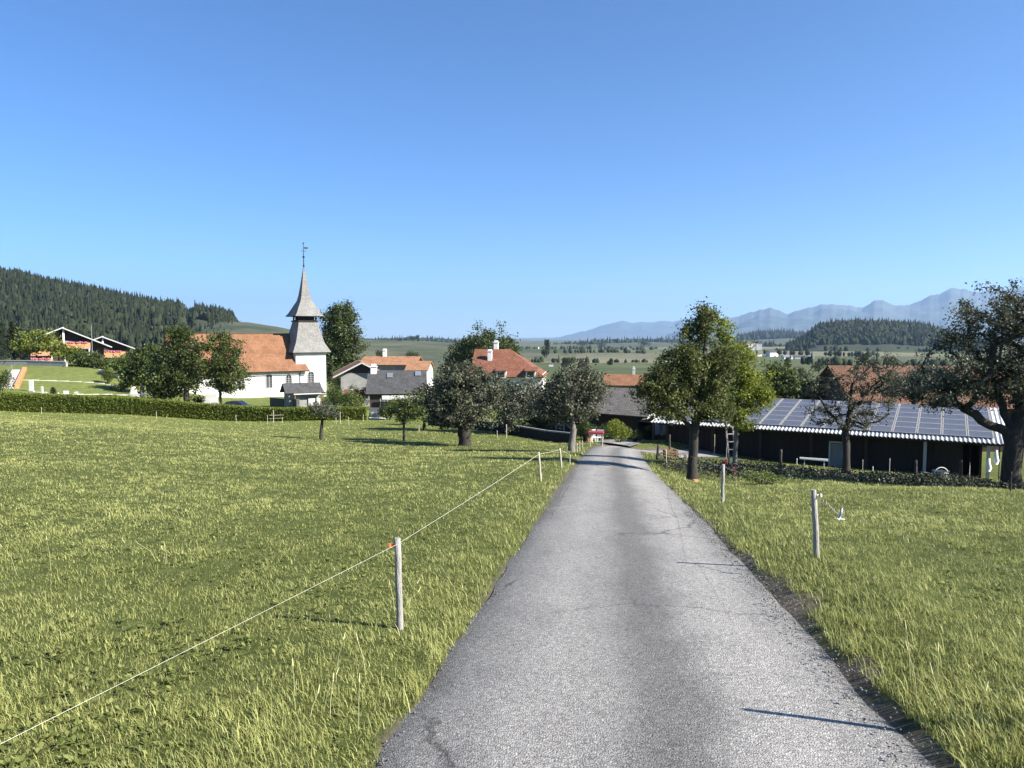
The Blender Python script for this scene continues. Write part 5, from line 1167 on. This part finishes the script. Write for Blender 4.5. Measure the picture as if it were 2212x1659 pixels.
q = np.random.default_rng(2); leaves('blooms', np.array([0,0,.55]) + q.normal(0, .12, (160,3)), .1, 3, M['white'], fp, np.zeros(160))
r3 = [(437,93,.9,.6),(447,94,.7,.9)]
block('gravestone', 'white gravestone glowing under the dark churchyard trees', 'gravestone', 445, 95, .9, .2, .95, 'white')
block('gravestone', 'small white grave marker left of the brighter stone under the trees', 'gravestone', 418, 95, .5, .2, .6, 'white')
block('gravestone', 'wide white tomb slab at the foot of the lime stem by the nave', 'gravestone', 455, 104, 1.6, .4, 1.3, 'white')
def lowwall(name, label, pts, h_, d_, m_, cat='wall', lift=0, cap=None):
    p = [base_at(u, Y) for u, Y in pts]; root = empty(name, p[0], 0, label=label, cat=cat); mb = MB(); cb = MB()
    for a, b_ in zip(p[:-1], p[1:]):
        a = a - p[0]; b_ = b_ - p[0]; d = (b_ - a); n_ = max(1, int(d.length / 1.5))
        for i in range(n_):
            c0, c1 = a + d * i / n_, a + d * (i+1) / n_; cc_ = (c0 + c1) / 2; z0 = min(c0.z, c1.z) - .4; z1 = max(c0.z, c1.z) * .5 + min(c0.z, c1.z) * .5 + h_
            mb.box((cc_.x, cc_.y, (z0+z1)/2), (math.hypot(d.x, d.y)/n_ + .01, d_, z1 - z0), rz=math.atan2(d.y, d.x))
            cb.bar(c0 + Vector((0,0,h_+.04)), c1 + Vector((0,0,h_+.04)), d_*1.25, .10)
    mb.build('masonry', M[m_], root)
    if cap: cb.build('coping', M[cap], root)
    return root
lowwall('stone_wall', 'long pale stone retaining wall along the top of the cemetery', [(-60,121),(0,121),(60,120),(144,118)], .75, .4, 'stone', cap='granite')
lowwall('stone_wall', 'short low pale stone wall right of the long retaining wall', [(214,113),(254,111)], .5, .4, 'stone', cap='granite')
lowwall('kerb', 'upper pale stone kerb crossing the cemetery lawn', [(44,101),(120,102),(200,103),(246,103)], .10, .12, 'offwhite', 'kerb')
lowwall('kerb', 'lower pale stone kerb crossing the cemetery lawn', [(72,92),(150,92),(240,94),(305,95)], .10, .12, 'offwhite', 'kerb')
lowwall('stone_wall', 'dark sloping churchyard wall running down in front of the church', [(584,104),(612,98),(642,93)], 1.1, .4, 'darkstone', cap='darkstone')
lowwall('shade_wall', 'long dark wall with the shade behind the orchard trees put into its colour', [(925,66),(985,64),(1050,61),(1120,57.5),(1180,54.5),(1236,52)], .7, .15, 'boards', cap='greywall')  # near-black colour stands in for the shaded band under the trees
lowwall('path_edge', 'white paving edge in front of the picket gate', [(793,74),(833,73)], .06, .6, 'white', 'paving')
# bench-like stone steps under the trees
b_ = base_at(316, 94); sp_ = empty('stone_bench', b_, -.05, label='long grey slatted bench under the left churchyard tree', cat='bench')
for i in range(3): mb = MB(); mb.box((0, i*.14-.2, .46), (2.0,.11,.05)); mb.build('seat_slat', M['granite'], sp_)
for i in range(3): mb = MB(); mb.box((0, .3, .62+i*.14), (2.0,.04,.09)); mb.build('back_slat', M['granite'], sp_)
for s in (-.85,.85): mb = MB(); mb.box((s, 0, .22), (.09,.5,.46)); mb.box((s,.3,.5), (.08,.06,.95)); mb.build('leg', M['metal'], sp_)
# stairs with red brick side
b_ = base_at(14, 93); e_ = base_at(37, 112); d = e_ - b_; st = empty('stairway', b_, math.atan2(d.y, d.x), label='pale stone stairway with a brick side wall climbing the cemetery slope', cat='stairs'); L_ = math.hypot(d.x, d.y)
mb = MB()
for i in range(14): mb.box((L_*(i+.5)/14, 0, d.z*(i+.5)/14 - .1), (L_/14+.02, 1.3, .5))
mb.build('steps', M['granite'], st); mb = MB()
for i in range(14): mb.box((L_*(i+.5)/14, -.95, d.z*(i+.5)/14 + .1), (L_/14+.01, .5, .8))
mb.build('brick_side', M['orangewood'], st)
mb = MB(); mb.bar((0,.7,.9),(L_,.7,d.z+.9),.06)
for f in (0,.33,.66,1): mb.bar((L_*f,.7,d.z*f-.1),(L_*f,.7,d.z*f+.9),.05)
mb.build('handrail', M['metal'], st)
# lamp or flag pole by the chalets
b_ = base_at(200, 128); mb = MB(); mb.tube([(0,0,-.3),(0,0,sz(88,128))], [.06,.035], 6); root = empty('flag_pole', b_, 0, label='thin pole between the two chalets', cat='pole'); mb.build('shaft', M['metal'], root)

# dark car parked behind the hedge
def car():
    b_ = base_at(510, 84); cz_ = hz(500, 888, 84); b_.z = max(b_.z, cz_ - .62)
    root = empty('parked_car', b_, R(-5), label='dark blue car parked in tree shade just behind the hedge', cat='car')
    prof = [(-2.1,.35),(-2.12,.75),(-1.95,.93),(-1.45,.98),(-.95,1.38),(.35,1.42),(1.0,1.02),(1.95,.86),(2.12,.65),(2.12,.35)]
    mb = MB(); n_ = len(prof); 
    rings = []
    for y_, ins_ in ((-.82,.06),(-.72,0),(.72,0),(.82,.06)):
        rings.append([(x_*(1-ins_*.3), y_*(1 if z_ < 1.0 else .84), z_ - ins_*.6*(z_ > .5)) for x_, z_ in prof])
    vs = [p for rg in rings for p in rg]; fs = [(j*n_+i, j*n_+(i+1)%n_, (j+1)*n_+(i+1)%n_, (j+1)*n_+i) for j in range(3) for i in range(n_)] + [tuple(range(n_-1,-1,-1)), tuple(range(3*n_, 4*n_))]
    mb.add(vs, fs); mb.build('body', M['carpaint'], root, bevel=.03)
    for s in (-1, 1):
        mb = MB(); mb.add([(-1.15,s*.80,1.02),(.75,s*.80,1.04),(.28,s*.705,1.36),(-.85,s*.705,1.33)], [(0,1,2,3)]); mb.build('side_window', M['glass'], root)
        for x_ in (-1.32, 1.3):
            mb = MB(); mb.tube([(x_, s*.66, .32), (x_, s*.86, .32)], .32, 16); wh = mb.build('wheel', M['rubber'], root); mb = MB(); mb.tube([(x_, s*.85, .32), (x_, s*.875, .32)], .19, 12); mb.build('rim', M['metal'], wh)
        mb = MB(); mb.box((2.08, s*.6, .68), (.08,.3,.14)); mb.build('headlight', M['lamp'], root)
        mb = MB(); mb.box((-2.08, s*.62, .78), (.08,.26,.16)); mb.build('tail_light', M['red'], root)
car()
# white picket gate
b_ = base_at(799, 73); e_ = base_at(818, 73); pg = empty('picket_gate', b_, math.atan2(e_.y-b_.y, e_.x-b_.x), label='small white picket gate at the right end of the hedge', cat='gate'); Lg = (e_-b_).length
for i in range(9): mb = MB(); mb.box((Lg*(i+.5)/9, 0, .35), (.055,.02,.72)); mb.build('picket', M['plasticpost'], pg)
for z_ in (.18,.55): mb = MB(); mb.box((Lg/2,.025,z_), (Lg,.03,.05)); mb.build('rail', M['plasticpost'], pg)
# garden table, red cloth, wicker chair and planter at the orchard corner
b_ = base_at(1289, 48.5); tbl = empty('garden_table', b_, R(-12), label='garden table under a dark red cloth beside the end of the road', cat='table')
mb = MB(); mb.box((0,0,.73), (.9,.7,.04)); mb.build('tabletop', M['greywall'], tbl)
for sx_ in (-.4,.4):
    for sy_ in (-.3,.3): mb = MB(); mb.box((sx_, sy_, .34), (.05,.05,.76)); mb.build('leg', M['metal'], tbl)
mb = MB(); mb.box((0,0,.765), (.98,.78,.02)); mb.box((0,-.39,.70),(.98,.012,.12)); mb.box((-.49,0,.70),(.012,.78,.12)); mb.box((.49,0,.70),(.012,.78,.12)); tag(mb.build('tablecloth', M['red']), label='dark red cloth hanging over the garden table', cat='tablecloth'); bpy.data.objects['tablecloth'].location = b_; bpy.data.objects['tablecloth'].rotation_euler = (0,0,R(-12))
def chair(label, u, Y, rz):
    b_ = base_at(u, Y); c_ = empty('garden_chair', b_, rz, label=label, cat='chair', group='white garden chairs by the table')
    mb = MB(); mb.box((0,0,.44),(.46,.46,.04)); mb.build('seat', M['plasticpost'], c_)
    mb = MB()
    for i in range(5): mb.box((-.18+i*.09, .23, .68), (.035,.03,.46))
    mb.box((0,.23,.92),(.48,.04,.06)); mb.build('backrest', M['plasticpost'], c_)
    for sx_ in (-.2,.2):
        for sy_ in (-.2,.2): mb = MB(); mb.box((sx_, sy_, .2), (.04,.04,.46)); mb.build('leg', M['plasticpost'], c_)
chair('white slatted garden chair behind the left half of the red cloth', 1284, 50, .3); chair('white slatted garden chair behind the right half of the red cloth', 1297, 50.4, -.25)
b_ = base_at(1274, 49.5); pl = empty('planter', b_, 0, label='orange clay planter with a small plant left of the garden table', cat='planter'); mb = MB(); mb.tube([(0,0,-.05),(0,0,.45)], [.14,.2], 12); mb.build('pot', M['orangewood'], pl)
leaves('plant', np.array([0,0,.75]) + q.normal(0, .13, (220,3)), .12, 4, L['mid'], pl, .4 + q.normal(0, .15, 220))
# crate, buckets and clutter under the pear tree
def bucket(label, u, Y):
    b_ = base_at(u, Y); o = empty('bucket', b_, 0, label=label, cat='bucket', group='red buckets by the barn fence'); mb = MB(); mb.tube([(0,0,-.02),(0,0,.3)], [.11,.15], 12); mb.build('pail', M['red'], o)
    mb = MB(); mb.tube([(.15*math.cos(a), 0, .3+.14*math.sin(a)) for a in np.linspace(0, math.pi, 9)], .008, 4); mb.build('handle', M['metal'], o)
bucket('red bucket at the foot of the plum tree', 1571, 31.5); bucket('red bucket hanging low right of the plum tree stem', 1592, 28.5)
b_ = base_at(1451, 39); cr = empty('crate', b_, .2, label='reddish brown wooden crate on the verge left of the pear tree', cat='crate'); mb = MB()
for z_ in (.06,.2,.34):
    for s in (-1,1): mb.box((0,s*.24,z_),(.66,.02,.1)); mb.box((s*.33,0,z_),(.02,.48,.1))
mb.build('slats', M['midwood'], cr)
for sx_ in (-.31,.31):
    for sy_ in (-.22,.22): mb = MB(); mb.box((sx_,sy_,.2),(.04,.04,.42)); mb.build('corner_post', M['midwood'], cr)
b_ = base_at(1556, 24.5); mb = MB(); mb.box((0,0,.04),(.16,.12,.14),rz=.3); o_ = mb.build('marker_block', M['orangewood']); o_.location = base_at(1507, 23.2); tag(o_, label='small orange marker lying in the grass near the third right post', cat='marker')
# wooden ladder leaning on the plum tree
b_ = base_at(1588, 30.6); ld = empty('ladder', b_, R(15), label='wooden ladder leaning into the plum tree in front of the barn', cat='ladder')
for s in (-.2,.2): mb = MB(); mb.bar((s,-.1,-.05),(s*.7,.5,2.3),.05,.07); mb.build('rail', M['postwood'], ld)
for i in range(7): mb = MB(); f = (i+.6)/7.4; mb.bar((-.2+.06*f, -.1+.6*f, 2.35*f), (.2-.06*f, -.1+.6*f, 2.35*f), .035); mb.build('rung', M['postwood'], ld)
# sawhorse with pale planks, water trough hoop, long rail
b_ = base_at(1765, 40); sh = empty('sawhorse', b_, R(-20), label='sawhorse with pale split planks in the grass before the barn', cat='sawhorse')
for s in (-.5,.5):
    for t in (-.22,.22): mb = MB(); mb.bar((s,t,-.05),(s,0,.55),.05); mb.build('leg', M['palepost'], sh)
for i in range(3): mb = MB(); mb.bar((-.75,-.08+.08*i,.58+.01*i),(.7,-.06+.08*i,.52+.03*i),.06); mb.build('plank', M['plasticpost'], sh)
b_ = base_at(2040, 33.5); hp_ = empty('water_trough', b_, 0, label='dark round trough with a pale metal hoop beside the long rail', cat='trough')
mb = MB(); mb.tube([(0,0,-.05),(0,0,.34)], [.30,.33], 18); mb.build('tub', M['darkmetal'], hp_); mb = MB(); mb.tube([(.31*math.cos(a), -.1, .22+.30*math.sin(a)) for a in np.linspace(0, math.pi, 16)], .022, 6); mb.build('hoop', M['plasticpost'], hp_)
a_, c_ = base_at(2005, 36), base_at(2138, 31.5); mb = MB(); mb.tube([Vector((0,0,.22)), (c_-a_)*.5 + Vector((0,0,.14)), c_-a_+Vector((0,0,.02))], .03, 6); o_ = mb.build('fence_rail', M['palepost']); o_.location = a_; tag(o_, label='long pale wooden rail lying aslant on the grass near the big apple tree', cat='rail')
# white hanging tarpaulins at the open right end of the barn
for lb, u_, vt, vb in (('rolled white tarpaulin hanging at the open right end of the barn', 2135, 990, 1018), ('second narrower white tarpaulin right of the first at the barn end', 2151, 972, 1003)):
    p_ = P(u_, vb, 42.3); top = P(u_, vt, 42.3); mb = MB(); mb.tube([(0,0,0),(.03,0,.25*(top.z-p_.z)),(-.02,0,.7*(top.z-p_.z)),(.02,0,top.z-p_.z)], [.10,.15,.10,.05], 8); o_ = mb.build('tarpaulin', M['white']); o_.location = p_; tag(o_, label=lb, cat='tarpaulin')

# ------------------------------------------------------------------ haze
me = bpy.data.meshes.new('haze'); hv = [(-20000,-650,-190),(20000,-650,-190),(20000,27500,-190),(-20000,27500,-190),(-20000,-650,1350),(20000,-650,1350),(20000,27500,1350),(-20000,27500,1350)]
me.from_pydata(hv, [], [(0,3,2,1),(4,5,6,7),(0,1,5,4),(1,2,6,5),(2,3,7,6),(3,0,4,7)])
ho = bpy.data.objects.new('haze', me); COL.objects.link(ho); tag(ho, label='thin blue summer haze over the valley', cat='haze', kind='stuff')
m = bpy.data.materials.new('haze_air'); m.use_nodes = True; n = m.node_tree; n.nodes.remove(n.nodes['Principled BSDF'])
pv = n.nodes.new('ShaderNodeVolumePrincipled'); pv.inputs['Color'].default_value = (.46,.69,1,1); pv.inputs['Density'].default_value = .000058; pv.inputs['Anisotropy'].default_value = .2
n.links.new(pv.outputs[0], n.nodes['Material Output'].inputs['Volume']); me.materials.append(m)
